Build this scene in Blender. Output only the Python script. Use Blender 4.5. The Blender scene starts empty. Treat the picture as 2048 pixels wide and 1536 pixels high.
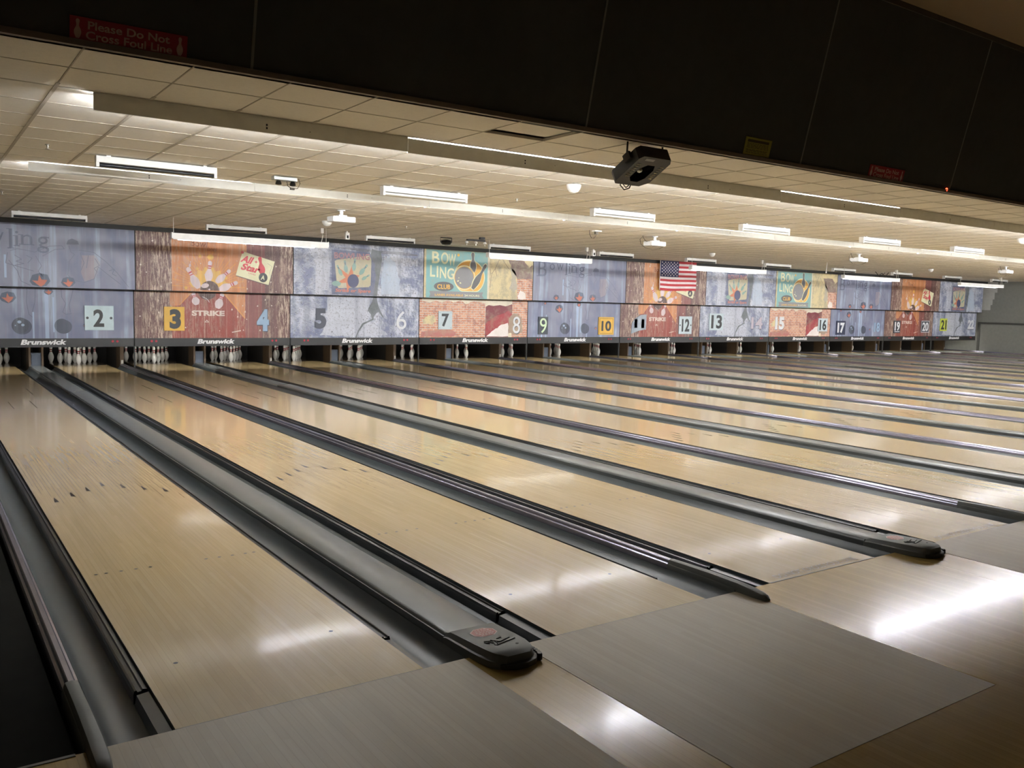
import bpy, bmesh, math, random
from mathutils import Vector, Matrix
random.seed(7)
S = bpy.context.scene
col = S.collection
PI = math.pi

# ---------------------------------------------------------------- camera, world, exposure
CAM = (-0.77114, -3.26842, 1.62441); YAW, PITCH, ROLL, FPX = 0.60523, -0.09329, 0.02492, 1744.408
cd = bpy.data.cameras.new('camera'); cam = bpy.data.objects.new('camera', cd); col.objects.link(cam)
cd.sensor_fit = 'HORIZONTAL'; cd.sensor_width = 36.0; cd.lens = FPX / 2048 * 36.0
cd.clip_start = 0.05; cd.clip_end = 200
_f = Vector((math.sin(YAW) * math.cos(PITCH), math.cos(YAW) * math.cos(PITCH), math.sin(PITCH)))
_r0 = Vector((math.cos(YAW), -math.sin(YAW), 0)); _u0 = _r0.cross(_f)
_r = math.cos(ROLL) * _r0 + math.sin(ROLL) * _u0; _u = -math.sin(ROLL) * _r0 + math.cos(ROLL) * _u0
_m = Matrix.Identity(4)
for _i in range(3): _m[_i][0] = _r[_i]; _m[_i][1] = _u[_i]; _m[_i][2] = -_f[_i]; _m[_i][3] = CAM[_i]
cam.matrix_world = _m
S.camera = cam
w = bpy.data.worlds.new('world'); S.world = w; w.use_nodes = True
w.node_tree.nodes['Background'].inputs[0].default_value = (0.9, 0.75, 0.55, 1)
w.node_tree.nodes['Background'].inputs[1].default_value = 0.002
S.view_settings.view_transform = 'Standard'; S.view_settings.look = 'None'
S.view_settings.gamma = 1.0; S.view_settings.use_curve_mapping = False
S.view_settings.exposure = 1.9
TUBE_CEIL = 60.0      # radiance of the tubes behind the ceiling valances
TUBE_MASK = 10.0      # radiance of the tubes hung before the murals
TUBE_PINS_ADDED = 20.0  # radiance of the unseen tubes added to light the pins
TUBE_FILL = 1.8       # radiance of the fill lamps added unseen behind the camera

# ---------------------------------------------------------------- dimensions
LW = 1.0541; D1 = 1.79533; D2 = 1.59872; PP = D1 + D2
UX0 = -(D2 - LW) / 2                 # left edge of masking unit 0
YL, YU = 16.4025, 16.1946            # front of lower / upper murals
CZ = 3.0086
GX, GY, TS = 0.0979, 2.899, 0.6096   # ceiling grid
XR, XLFT, YB = 37.45, -3.0, 19.6
Z0, ZF, ZS, ZT = 0.509, 0.675, 1.688, 2.911
def lanex(n):
    k = (n - 1) // 2
    return k * PP + (D1 if (n - 1) % 2 else 0)

def srgb(r, g, b, a=1.0):
    f = lambda c: (c / 255 / 12.92) if c / 255 <= 0.04045 else ((c / 255 + 0.055) / 1.055) ** 2.4
    return (f(r), f(g), f(b), a)

# ---------------------------------------------------------------- materials
MATS = {}
def mat(name, rgb, rough=0.5, metal=0.0, spec=0.5, emit=None, coat=0.0):
    if name in MATS: return MATS[name]
    m = bpy.data.materials.new(name); m.use_nodes = True
    b = m.node_tree.nodes['Principled BSDF']
    b.inputs['Base Color'].default_value = srgb(*rgb)
    b.inputs['Roughness'].default_value = rough
    b.inputs['Metallic'].default_value = metal
    b.inputs['Specular IOR Level'].default_value = spec
    if coat: b.inputs['Coat Weight'].default_value = coat; b.inputs['Coat Roughness'].default_value = 0.05
    if emit:
        b.inputs['Emission Color'].default_value = (*emit[:3], 1); b.inputs['Emission Strength'].default_value = emit[3]
    # faint procedural variation so that no surface is perfectly even
    if not emit:
        nt = m.node_tree; n = nt.nodes; l = nt.links
        tc = n.new('ShaderNodeTexCoord'); nz = n.new('ShaderNodeTexNoise'); nz.inputs['Scale'].default_value = 9
        nz.inputs['Detail'].default_value = 4
        mx = n.new('ShaderNodeMix'); mx.data_type = 'RGBA'; mx.blend_type = 'MULTIPLY'; mx.inputs[0].default_value = 1
        rp = n.new('ShaderNodeMapRange'); rp.inputs[3].default_value = 0.86; rp.inputs[4].default_value = 1.12
        l.new(tc.outputs['Object'], nz.inputs['Vector']); l.new(nz.outputs['Fac'], rp.inputs[0])
        mx.inputs[6].default_value = srgb(*rgb); l.new(rp.outputs[0], mx.inputs[7]); l.new(mx.outputs[2], b.inputs['Base Color'])
    MATS[name] = m
    return m

class NT:
    def __init__(s, name):
        s.m = bpy.data.materials.new(name); s.m.use_nodes = True; s.t = s.m.node_tree
        s.b = s.t.nodes['Principled BSDF']; MATS[name] = s.m
    def n(s, typ, **kw):
        o = s.t.nodes.new(typ)
        for k, v in kw.items():
            if k[0] == 'i' and k[1:].isdigit(): o.inputs[int(k[1:])].default_value = v
            else: setattr(o, k, v)
        return o
    def l(s, a, b): s.t.links.new(a, b)
    def coords(s, scale=(1, 1, 1), kind='Object', loc=(0, 0, 0)):
        tc = s.n('ShaderNodeTexCoord'); mp = s.n('ShaderNodeMapping'); mp.inputs['Scale'].default_value = scale
        mp.inputs['Location'].default_value = loc
        s.l(tc.outputs[kind], mp.inputs['Vector']); return mp.outputs[0]
    def noise(s, vec, scale, detail=4, rough=0.6):
        o = s.n('ShaderNodeTexNoise'); o.inputs['Scale'].default_value = scale; o.inputs['Detail'].default_value = detail
        o.inputs['Roughness'].default_value = rough; s.l(vec, o.inputs['Vector']); return o.outputs['Fac']
    def rng(s, v, a, b, c=0.0, d=1.0):
        o = s.n('ShaderNodeMapRange'); o.clamp = True
        for i, x in enumerate((a, b, c, d)): o.inputs[i + 1].default_value = x
        s.l(v, o.inputs[0]); return o.outputs[0]
    def math(s, op, a, b=None):
        o = s.n('ShaderNodeMath', operation=op)
        for i, x in enumerate((a, b)):
            if x is None: continue
            if isinstance(x, (int, float)): o.inputs[i].default_value = x
            else: s.l(x, o.inputs[i])
        return o.outputs[0]
    def mix(s, fac, a, b, blend='MIX'):
        o = s.n('ShaderNodeMix'); o.data_type = 'RGBA'; o.blend_type = blend
        for i, x in ((0, fac), (6, a), (7, b)):
            if isinstance(x, (int, float)): o.inputs[i].default_value = x
            elif isinstance(x, tuple): o.inputs[i].default_value = x
            else: s.l(x, o.inputs[i])
        return o.outputs[2]
    def color(s, c): s.l(c, s.b.inputs['Base Color'])

def wood_boards(name, c1, c2, c3, board, rough, coat, stain=None):
    if name in MATS: return MATS[name]
    t = NT(name)
    v = t.coords(kind='Object')
    sx = t.n('ShaderNodeSeparateXYZ'); t.l(v, sx.inputs[0])
    bi = t.math('FLOOR', t.math('DIVIDE', sx.outputs[0], board))
    # staggered board ends along Y
    wn = t.n('ShaderNodeTexWhiteNoise', noise_dimensions='1D'); t.l(bi, wn.inputs['W'])
    yy = t.math('FLOOR', t.math('DIVIDE', t.math('ADD', sx.outputs[1], t.math('MULTIPLY', wn.outputs['Value'], 3.1)), 1.3))
    cb = t.n('ShaderNodeCombineXYZ'); t.l(bi, cb.inputs[0]); t.l(yy, cb.inputs[1])
    w2 = t.n('ShaderNodeTexWhiteNoise', noise_dimensions='2D'); t.l(cb.outputs[0], w2.inputs['Vector'])
    grain = t.noise(t.coords((60, 1.6, 60)), 1.0, 5, 0.65)
    c = t.mix(t.rng(w2.outputs['Value'], 0, 1), srgb(*c1), srgb(*c2))
    c = t.mix(t.rng(grain, 0.22, 0.78, 0, 0.6), c, srgb(*c3))
    # seams between boards
    fr = t.math('FRACT', t.math('DIVIDE', sx.outputs[0], board))
    seam = t.math('LESS_THAN', fr, 0.05)
    c = t.mix(t.math('MULTIPLY', seam, 0.28), c, srgb(*[int(q * .45) for q in c3]))
    big = t.noise(t.coords((1, .35, 1)), 0.7, 3)
    c = t.mix(t.rng(big, 0.2, 0.8, 0, 0.3), c, srgb(*c3))
    t.color(c)
    t.b.inputs['Roughness'].default_value = rough
    t.b.inputs['Coat Weight'].default_value = coat; t.b.inputs['Coat Roughness'].default_value = 0.08 if board < .03 else rough * 0.6
    return t.m

M_LANE = wood_boards('lane_maple', (184, 163, 122), (172, 150, 109), (150, 128, 90), LW / 39, 0.24, 0.45)
M_APP = wood_boards('approach_pale', (168, 154, 128), (158, 144, 118), (143, 128, 104), 0.034, 0.42, 0.05)
M_APPY = wood_boards('approach_honey', (182, 154, 92), (166, 140, 80), (146, 120, 66), 0.034, 0.17, 0.4)
M_GUT = mat('gutter_plastic', (64, 70, 72), 0.34)
M_RAIL = mat('bumper_black', (22, 23, 24), 0.3)
M_CAPG = mat('cap_grey', (82, 84, 82), 0.32)
M_NOSE = mat('cap_nose_grey', (98, 100, 95), 0.48)
M_ALU = mat('divider_aluminium', (150, 148, 162), 0.25, 0.85)
M_DKG = mat('dark_grey', (44, 45, 44), 0.5)
M_FASC = mat('fascia_charcoal', (40, 40, 40), 0.45)
M_BLACK = mat('black_matte', (14, 14, 15), 0.8)
M_BULK = mat('bulkhead_black', (74, 76, 74), 0.85, spec=.2)
M_WHITE = mat('white_paint', (232, 232, 230), 0.35)
M_WTXT = mat('white_letters', (238, 238, 238), 0.5)
M_PIN = mat('pin_white', (232, 230, 224), 0.22, coat=0.5)
M_RED = mat('pin_red', (176, 30, 40), 0.3, coat=0.5)
M_KICK = mat('kickback_wood', (72, 56, 38), 0.5)
M_KICKD = mat('kickback_dark', (36, 33, 30), 0.6)
M_BLUEG = mat('blue_grey_panel', (72, 80, 94), 0.45)
M_STRIP = mat('seam_strip', (120, 122, 118), 0.5)
M_TBAR = mat('tbar_paint', (188, 180, 168), 0.7, spec=.1)
M_VAL = mat('valance_paint', (236, 236, 230), 0.25)
M_SIDE = mat('side_wall_grey', (128, 128, 122), 0.7)
M_SIDEL = mat('side_wall_pale', (184, 184, 180), 0.7)
M_SIDED = mat('side_wall_trim', (74, 74, 70), 0.6)
M_TUBEC = mat('tube_lit', (255, 255, 255), 0.4, emit=(0.97, 0.985, 1.0, TUBE_CEIL))
M_TUBEM = mat('tube_lit_mask', (255, 255, 255), 0.4, emit=(0.93, 0.965, 1.0, TUBE_MASK))
M_UV = mat('dark_tube', (30, 31, 38), 0.2)
M_BODY = mat('projector_white', (226, 226, 226), 0.4)
M_LENS = mat('lens_black', (16, 16, 20), 0.1)
M_CABLE = mat('cable_dark', (62, 54, 44), 0.6)
M_EFX = mat('effect_light_black', (36, 36, 38), 0.5)
M_GLASS = mat('mirror_lens', (190, 190, 190), 0.12, 0.9)
M_BRONZE = mat('brushed_metal', (150, 146, 138), 0.35, 0.8)

def ceiling_material(name, rgb):
    t = NT(name); v = t.coords()
    sp = t.noise(v, 160, 2); t2 = t.noise(v, 26, 4); t3 = t.noise(v, 0.5, 2)
    c = t.mix(t.rng(sp, 0.55, 0.75, 0, 0.35), srgb(*rgb), srgb(*[int(q * .8) for q in rgb]))
    c = t.mix(t.rng(t2, 0.45, 0.8, 0, 0.25), c, srgb(*[int(q * .88) for q in rgb]))
    # each tile a touch different
    sx = t.n('ShaderNodeSeparateXYZ'); t.l(v, sx.inputs[0])
    cb = t.n('ShaderNodeCombineXYZ')
    t.l(t.math('FLOOR', t.math('DIVIDE', t.math('SUBTRACT', sx.outputs[0], GX), TS)), cb.inputs[0])
    t.l(t.math('FLOOR', t.math('DIVIDE', t.math('SUBTRACT', sx.outputs[1], GY), TS)), cb.inputs[1])
    wn = t.n('ShaderNodeTexWhiteNoise', noise_dimensions='2D'); t.l(cb.outputs[0], wn.inputs['Vector'])
    c = t.mix(t.rng(wn.outputs['Value'], 0, 1, 0, 0.12), c, srgb(*[int(q * .86) for q in rgb]))
    t.color(c); t.b.inputs['Roughness'].default_value = 0.75
    bmp = t.n('ShaderNodeBump'); bmp.inputs['Strength'].default_value = 0.25; bmp.inputs['Distance'].default_value = 0.004
    t.l(sp, bmp.inputs['Height']); t.l(bmp.outputs[0], t.b.inputs['Normal'])
    return t.m
M_CEIL = ceiling_material('ceiling_tile_cream', (238, 232, 222))
M_CEILC = ceiling_material('ceiling_tile_concourse', (136, 114, 86))

def art_mat(name, rgb, kind, amt=1.0):
    """a colour printed on the mural, worn by the texture that runs through the whole print"""
    if name in MATS: return MATS[name]
    t = NT(name); c = srgb(*rgb)
    if kind == 'wood':
        v = t.coords((26, 26, 3.2)); scr = t.noise(v, 1.0, 6, 0.8)
        pl = t.noise(t.coords((2.6, 2.6, 0.15)), 1.0, 3)
        chip = t.noise(t.coords((42, 42, 20)), 1.0, 5, 0.8)
        mask = t.math('MULTIPLY', t.rng(scr, 0.49, 0.56), t.rng(pl, 0.40, 0.54))
        mask = t.math('MAXIMUM', t.math('MULTIPLY', mask, 0.9), t.rng(chip, 0.59, 0.64, 0, 0.8))
        # vertical plank seams
        sx = t.n('ShaderNodeSeparateXYZ'); t.l(t.coords(), sx.inputs[0])
        fr = t.math('FRACT', t.math('DIVIDE', t.math('ADD', sx.outputs[0], t.math('MULTIPLY', scr, .03)), .242))
        seam = t.math('LESS_THAN', fr, 0.035)
        c2 = t.mix(t.rng(t.noise(t.coords((9, 9, .8)), 1.0, 4), .35, .65, 0, .45), c, srgb(*[int(q * .68) for q in rgb]))
        c2 = t.mix(t.math('MULTIPLY', mask, amt), c2, srgb(206, 184, 164))
        c2 = t.mix(t.math('MULTIPLY', seam, .4), c2, srgb(226, 200, 178))
    elif kind == 'concrete':
        a = t.noise(t.coords(), 2.1, 8, 0.75); sp = t.noise(t.coords(), 17, 8, 0.85); st = t.noise(t.coords((5, 5, .5)), 1.0, 4)
        c2 = t.mix(t.math('MULTIPLY', t.rng(a, 0.43, 0.56), amt), c, srgb(206, 210, 222))
        c2 = t.mix(t.math('MULTIPLY', t.rng(sp, 0.53, 0.58, 0, .8), amt), c2, srgb(78, 80, 90))
        c2 = t.mix(t.math('MULTIPLY', t.rng(st, 0.50, 0.62, 0, .45), amt), c2, srgb(104, 110, 136))
    elif kind == 'steel':
        st = t.noise(t.coords((7, 7, .25)), 1.0, 6, 0.7); s2 = t.noise(t.coords((1.4, 1.4, .8)), 1.0, 3)
        s3 = t.noise(t.coords((22, 22, .5)), 1.0, 4)
        c2 = t.mix(t.math('MULTIPLY', t.rng(st, 0.50, 0.62, 0, .8), amt), c, srgb(178, 192, 214))
        c2 = t.mix(t.math('MULTIPLY', t.rng(s2, 0.42, 0.6, 0, .7), amt), c2, srgb(100, 106, 138))
        c2 = t.mix(t.math('MULTIPLY', t.rng(s3, 0.5, 0.75, 0, .35), amt), c2, srgb(150, 140, 160))
    elif kind == 'plaster':
        a = t.noise(t.coords(), 3.0, 8, 0.75); g = t.noise(t.coords(), 34, 5, .8)
        c2 = t.mix(t.math('MULTIPLY', t.rng(a, 0.46, 0.6, 0, .85), amt), c, srgb(178, 168, 140))
        c2 = t.mix(t.math('MULTIPLY', t.rng(g, 0.57, 0.64, 0, .6), amt), c2, srgb(120, 108, 100))
    elif kind == 'brick':
        v = t.coords()
        sx = t.n('ShaderNodeSeparateXYZ'); t.l(v, sx.inputs[0]); cb = t.n('ShaderNodeCombineXYZ')
        t.l(sx.outputs[0], cb.inputs[0]); t.l(sx.outputs[2], cb.inputs[1])
        br = t.n('ShaderNodeTexBrick'); t.l(cb.outputs[0], br.inputs['Vector'])
        br.inputs['Color1'].default_value = srgb(*rgb); br.inputs['Color2'].default_value = srgb(min(255, rgb[0] + 22), min(255, rgb[1] + 34), min(255, rgb[2] + 30))
        br.inputs['Mortar'].default_value = srgb(214, 196, 182); br.inputs['Scale'].default_value = 1.0
        br.inputs['Mortar Size'].default_value = 0.010; br.inputs['Brick Width'].default_value = 0.165; br.inputs['Row Height'].default_value = 0.060
        g = t.noise(v, 5, 6, .8); g2 = t.noise(v, 40, 4, .8)
        c2 = t.mix(t.rng(g, 0.50, 0.60, 0, .7), br.outputs['Color'], srgb(150, 96, 86))
        c2 = t.mix(t.rng(g2, 0.58, 0.66, 0, .7), c2, srgb(88, 62, 58))
    else:
        g = t.noise(t.coords(), 24, 5, .8); c2 = t.mix(t.rng(g, .5, .75, 0, .3 * amt), c, srgb(*[int(q * .7) for q in rgb]))
    t.color(c2); t.b.inputs['Roughness'].default_value = 0.42
    return t.m

# ---------------------------------------------------------------- mesh helpers
class MB:
    def __init__(s): s.v = []; s.f = []; s.m = []
    def face(s, pts, mi=0):
        i = len(s.v); s.v += [tuple(p) for p in pts]; s.f.append(tuple(range(i, i + len(pts)))); s.m.append(mi)
    def box(s, x0, x1, y0, y1, z0, z1, mi=0):
        i = len(s.v)
        s.v += [(x0, y0, z0), (x1, y0, z0), (x1, y1, z0), (x0, y1, z0), (x0, y0, z1), (x1, y0, z1), (x1, y1, z1), (x0, y1, z1)]
        for q in ((0, 3, 2, 1), (4, 5, 6, 7), (0, 1, 5, 4), (1, 2, 6, 5), (2, 3, 7, 6), (3, 0, 4, 7)):
            s.f.append(tuple(i + k for k in q)); s.m.append(mi)
    def prism(s, prof, axis, a, b, mi=0, caps=True):
        """profile of 2D points extruded along an axis: 'y' -> (x,z), 'x' -> (y,z), 'z' -> (x,y)"""
        def P(q, t):
            return {'y': (q[0], t, q[1]), 'x': (t, q[0], q[1]), 'z': (q[0], q[1], t)}[axis]
        i = len(s.v); n = len(prof)
        s.v += [P(q, a) for q in prof] + [P(q, b) for q in prof]
        for k in range(n):
            k2 = (k + 1) % n
            s.f.append((i + k, i + k2, i + n + k2, i + n + k)); s.m.append(mi)
        if caps:
            s.f.append(tuple(i + k for k in range(n))[::-1]); s.m.append(mi)
            s.f.append(tuple(i + n + k for k in range(n))); s.m.append(mi)
    def sheet(s, prof, a, b, mi=0, segs=1):
        """open profile (x,z) swept along y"""
        for j in range(segs):
            y0 = a + (b - a) * j / segs; y1 = a + (b - a) * (j + 1) / segs
            i = len(s.v); n = len(prof)
            s.v += [(q[0], y0, q[1]) for q in prof] + [(q[0], y1, q[1]) for q in prof]
            for k in range(n - 1):
                s.f.append((i + k, i + k + 1, i + n + k + 1, i + n + k)); s.m.append(mi)
    def lathe(s, prof, c=(0, 0, 0), segs=20, mis=None, axis='z'):
        i = len(s.v); n = len(prof)
        for r, h in prof:
            for k in range(segs):
                a = 2 * PI * k / segs; x, y = r * math.cos(a), r * math.sin(a)
                if axis == 'z': s.v.append((c[0] + x, c[1] + y, c[2] + h))
                elif axis == 'y': s.v.append((c[0] + x, c[1] + h, c[2] + y))
                else: s.v.append((c[0] + h, c[1] + x, c[2] + y))
        for j in range(n - 1):
            for k in range(segs):
                k2 = (k + 1) % segs
                q = (i + j * segs + k, i + j * segs + k2, i + (j + 1) * segs + k2, i + (j + 1) * segs + k)
                s.f.append(q); s.m.append(mis[j] if mis else 0)
        s.f.append(tuple(i + k for k in range(segs))[::-1]); s.m.append(mis[0] if mis else 0)
        s.f.append(tuple(i + (n - 1) * segs + k for k in range(segs))); s.m.append(mis[-1] if mis else 0)
    def tube(s, pts, r, segs=8, mi=0):
        pts = [Vector(p) for p in pts]; i = len(s.v); n = len(pts)
        for j, p in enumerate(pts):
            d = (pts[min(j + 1, n - 1)] - pts[max(j - 1, 0)]).normalized()
            up = Vector((0, 0, 1)) if abs(d.z) < 0.9 else Vector((1, 0, 0))
            a = d.cross(up).normalized(); b = d.cross(a).normalized()
            for k in range(segs):
                t = 2 * PI * k / segs; q = p + a * math.cos(t) * r + b * math.sin(t) * r; s.v.append(tuple(q))
        for j in range(n - 1):
            for k in range(segs):
                k2 = (k + 1) % segs
                s.f.append((i + j * segs + k, i + j * segs + k2, i + (j + 1) * segs + k2, i + (j + 1) * segs + k)); s.m.append(mi)
        s.f.append(tuple(i + k for k in range(segs))[::-1]); s.m.append(mi)
        s.f.append(tuple(i + (n - 1) * segs + k for k in range(segs))); s.m.append(mi)
    def mesh(s, name, mats, smooth=False, bevel=0.0):
        me = bpy.data.meshes.new(name); me.from_pydata(s.v, [], s.f)
        for m in (mats if isinstance(mats, (list, tuple)) else [mats]): me.materials.append(m)
        me.polygons.foreach_set('material_index', s.m)
        if smooth: me.polygons.foreach_set('use_smooth', [True] * len(s.f))
        me.update()
        if smooth or bevel:
            bm = bmesh.new(); bm.from_mesh(me); bmesh.ops.remove_doubles(bm, verts=bm.verts, dist=1e-5)
            if bevel: bmesh.ops.bevel(bm, geom=list(bm.edges), offset=bevel, segments=2, affect='EDGES', profile=0.6, clamp_overlap=True)
            bmesh.ops.recalc_face_normals(bm, faces=bm.faces)
            bm.to_mesh(me); bm.free()
            if smooth: me.set_sharp_from_angle(angle=math.radians(42))
        return me
    def build(s, name, mats, parent=None, loc=None, smooth=False, bevel=0.0):
        return link(name, s.mesh(name, mats, smooth, bevel), parent, loc)
def link(name, me, parent=None, loc=None):
    o = bpy.data.objects.new(name, me); col.objects.link(o)
    if parent: o.parent = parent
    if loc: o.location = loc
    return o
def tag(o, label, cat, group=None, kind=None):
    o['label'] = label; o['category'] = cat
    if group: o['group'] = group
    if kind: o['kind'] = kind
    return o
def empty(name, loc, label, cat, group=None, rz=0):
    o = bpy.data.objects.new(name, None); col.objects.link(o); o.location = loc; o.rotation_euler.z = rz
    o.empty_display_size = 0.1
    return tag(o, label, cat, group)
def struct(o): o['kind'] = 'structure'; return o
def copy_tree(o, parent=None):
    c = o.copy(); col.objects.link(c)
    if parent: c.parent = parent
    for ch in list(o.children): copy_tree(ch, c)
    return c

# text outlines, as flat polygons, normalised to a unit box
_TX = {}
def text_polys(body, bold=0.0):
    k = (body, bold)
    if k in _TX: return _TX[k]
    cu = bpy.data.curves.new('t', 'FONT'); cu.body = body; cu.size = 1; cu.offset = bold; cu.resolution_u = 4
    ob = bpy.data.objects.new('t', cu); col.objects.link(ob)
    dg = bpy.context.evaluated_depsgraph_get(); me = ob.evaluated_get(dg).to_mesh()
    vs = [(v.co.x, v.co.y) for v in me.vertices]; fs = [tuple(p.vertices) for p in me.polygons]
    ob.evaluated_get(dg).to_mesh_clear(); bpy.data.objects.remove(ob); bpy.data.curves.remove(cu)
    x0 = min(v[0] for v in vs); x1 = max(v[0] for v in vs); y0 = min(v[1] for v in vs); y1 = max(v[1] for v in vs)
    vs = [((v[0] - x0) / (x1 - x0), (v[1] - y0) / (y1 - y0)) for v in vs]
    _TX[k] = (vs, fs, (x1 - x0) / (y1 - y0)); return _TX[k]

PINP = [(0, 2.03), (.75, 2.83), (2.25, 3.906), (3.375, 4.51), (4.5, 4.766), (5.875, 4.563), (7.25, 3.703), (8.625, 2.472),
        (9.375, 1.965), (10, 1.797), (10.875, 1.87), (11.75, 2.094), (12.625, 2.406), (13.5, 2.547), (14.2, 2.2), (14.7, 1.5), (14.95, .7)]

class Flat:
    """a picture printed on a board: polygons in board metres (x, z), stacked in thin ink layers toward -Y"""
    def __init__(s): s.b = MB(); s.mats = []
    def mi(s, m):
        if m not in s.mats: s.mats.append(m)
        return s.mats.index(m)
    def poly(s, pts, m, L=1):
        if len(pts) < 3: return
        a = sum(pts[i][0] * pts[(i + 1) % len(pts)][1] - pts[(i + 1) % len(pts)][0] * pts[i][1] for i in range(len(pts)))
        if a < 0: pts = pts[::-1]
        s.b.face([(x, -0.0006 * L, z) for x, z in pts], s.mi(m))
    def rect(s, x0, z0, x1, z1, m, L=1): s.poly([(x0, z0), (x1, z0), (x1, z1), (x0, z1)], m, L)
    def ell(s, cx, cz, rx, rz, m, L=1, n=28, rot=0):
        c, q = math.cos(rot), math.sin(rot); P = []
        for k in range(n):
            a = 2 * PI * k / n; u, v = rx * math.cos(a), rz * math.sin(a); P.append((cx + u * c - v * q, cz + u * q + v * c))
        s.poly(P, m, L)
    def line(s, pts, wd, m, L=1):
        for (a, b) in zip(pts[:-1], pts[1:]):
            dx, dz = b[0] - a[0], b[1] - a[1]; d = math.hypot(dx, dz) or 1; nx, nz = -dz / d * wd / 2, dx / d * wd / 2
            s.poly([(a[0] - nx, a[1] - nz), (b[0] - nx, b[1] - nz), (b[0] + nx, b[1] + nz), (a[0] + nx, a[1] + nz)], m, L)
    def text(s, body, x0, z0, x1, z1, m, L=2, bold=0.0, shear=0.0, rot=0.0, serif=0.0):
        vs, fs, _ = text_polys(body, bold); W_, H_ = x1 - x0, z1 - z0; c, q = math.cos(rot), math.sin(rot); mi = s.mi(m)
        for f in fs:
            P = []
            for i in f:
                u, v = vs[i]; X = u * W_ + shear * (v - .5) * H_; Z = v * H_
                P.append((x0 + X * c - Z * q, -0.0006 * L, z0 + X * q + Z * c))
            s.b.face(P, mi)
    def pin(s, bx, bz, tx, tz, m, L=2, red=None, fat=1.0):
        """bowling pin drawn from base (bx,bz) to crown (tx,tz)"""
        dx, dz = tx - bx, tz - bz; H_ = math.hypot(dx, dz); ux, uz = dx / H_, dz / H_
        def side(sg, lo=0, hi=15): return [(bx + ux * h / 15 * H_ - uz * sg * d / 30 * H_ * fat, bz + uz * h / 15 * H_ + ux * sg * d / 30 * H_ * fat) for h, d in PINP if lo <= h <= hi]
        s.poly(side(1) + side(-1)[::-1], m, L)
        if red:
            for lo, hi in ((9.3, 10.1), (10.8, 11.8)):
                s.poly(side(1, lo, hi) + side(-1, lo, hi)[::-1], red, L + 1)
    def star(s, cx, cz, r, r2, n, m, L=1, rot=0.0, jit=0.0):
        P = []
        for k in range(2 * n):
            a = PI * k / n + rot; rr = (r if k % 2 == 0 else r2) * (1 + jit * math.sin(k * 2.7)); P.append((cx + rr * math.sin(a), cz + rr * math.cos(a)))
        s.poly(P, m, L)
    def build(s, name, parent=None, loc=None):
        return s.b.build(name, s.mats, parent, loc)
def blob(pts, jit=0.012, sub=3):
    """rough broken edge around a polygon"""
    out = []; n = len(pts)
    for i in range(n):
        a, b = pts[i], pts[(i + 1) % n]
        for k in range(sub):
            t = k / sub; out.append((a[0] + (b[0] - a[0]) * t + random.uniform(-jit, jit), a[1] + (b[1] - a[1]) * t + random.uniform(-jit, jit)))
    return out

# ================================================================ SETTING
# floor: the approach with its panels, the sunken bed below the lanes, the concourse floor behind
fb = MB()
mats = [M_APPY, M_APP, M_BLACK]
def fbox(x0, x1, y0, y1, z1, mi): fb.box(x0, x1, y0, y1, z1 - .25, z1, mi)
fbox(XLFT, XR, -7.0, -1.45, 0.0, 0)
px = XLFT
pale = {1, 2, 4, 5, 7, 8, 9, 11, 12, 14, 15, 16, 18, 19, 21, 22}
for n in range(1, 23):
    a = lanex(n) - (.267 if n % 2 else .212); b = lanex(n) + LW + (.212 if n % 2 else .267)
    if a - px > .004: fbox(px, a - .002, -1.45, 0, 0.0, 0)
    fbox(a, b - .002, -1.45, 0, 0.0015 if n in pale else 0.0, 1 if n in pale else 0); px = b
fbox(px, XR, -1.45, 0, 0.0, 0)
struct(fb.build('floor', mats))
bb = MB(); bb.box(XLFT, XR, 0, YB, -.25, -.13, 0); struct(bb.build('floor', [M_BLACK]))
# black runway left of the first divider
bb = MB(); bb.box(XLFT, -.335, 0, 19.0, -.129, -.02, 0)
o = struct(bb.build('floor', [mat('runway_black', (40, 40, 38), 1.0, spec=0.0)]))
# light edging strip where the approach meets the runway and the foul line
tb = MB(); tb.box(XLFT, -.34, -.012, 0.004, -.02, .003); struct(tb.build('trim_1', mat('edge_strip', (96, 90, 78), 0.5)))

# ceiling: lane ceiling with one lifted tile
hx0, hx1, hy0, hy1 = 3.146, 3.755, 2.31, 2.899
cb = MB()
for (x0, x1, y0, y1) in ((XLFT, hx0, 2.28, YB), (hx1, XR, 2.28, YB), (hx0, hx1, hy1, YB), (hx0, hx1, 2.28, hy0)):
    cb.box(x0, x1, y0, y1, CZ, CZ + .02)
cb.box(XLFT, XR, 2.2, YB, 3.35, 3.4)  # unseen backing slab above the tiles, added to stop light leaks
struct(cb.build('ceiling', [M_CEIL]))
o = MB(); o.box(hx0 + .01, hx1 - .01, hy0 + .0, hy1 - .06, CZ + .022, CZ + .04)
o = o.build('loose_tile', [M_CEIL]); tag(o, 'loose ceiling tile lifted out of line next to the black bulkhead, dark gap behind it', 'ceiling tile')
# T-bar grid
gb = MB()
j = -1
while True:
    y = GY + TS * j
    if y > 16.1: break
    if y > 2.3:
        hw = .006 if y < 3.4 else .012
        for (x0, x1) in (((XLFT, hx0), (hx1, XR)) if False else ((XLFT, XR),)):
            gb.box(x0, x1, y - hw, y + hw, CZ - .0026, CZ - .0005)
    j += 1
i = -5
while True:
    x = GX + TS * i
    if x > XR: break
    if x > XLFT:
        gb.box(x - .005, x + .005, 2.3, 3.40, CZ - .003, CZ - .0005)
        gb.box(x - .013, x + .013, 3.40, 16.1, CZ - .0034, CZ - .0006)
    i += 1
struct(gb.build('trim_2', [M_TBAR]))

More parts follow.
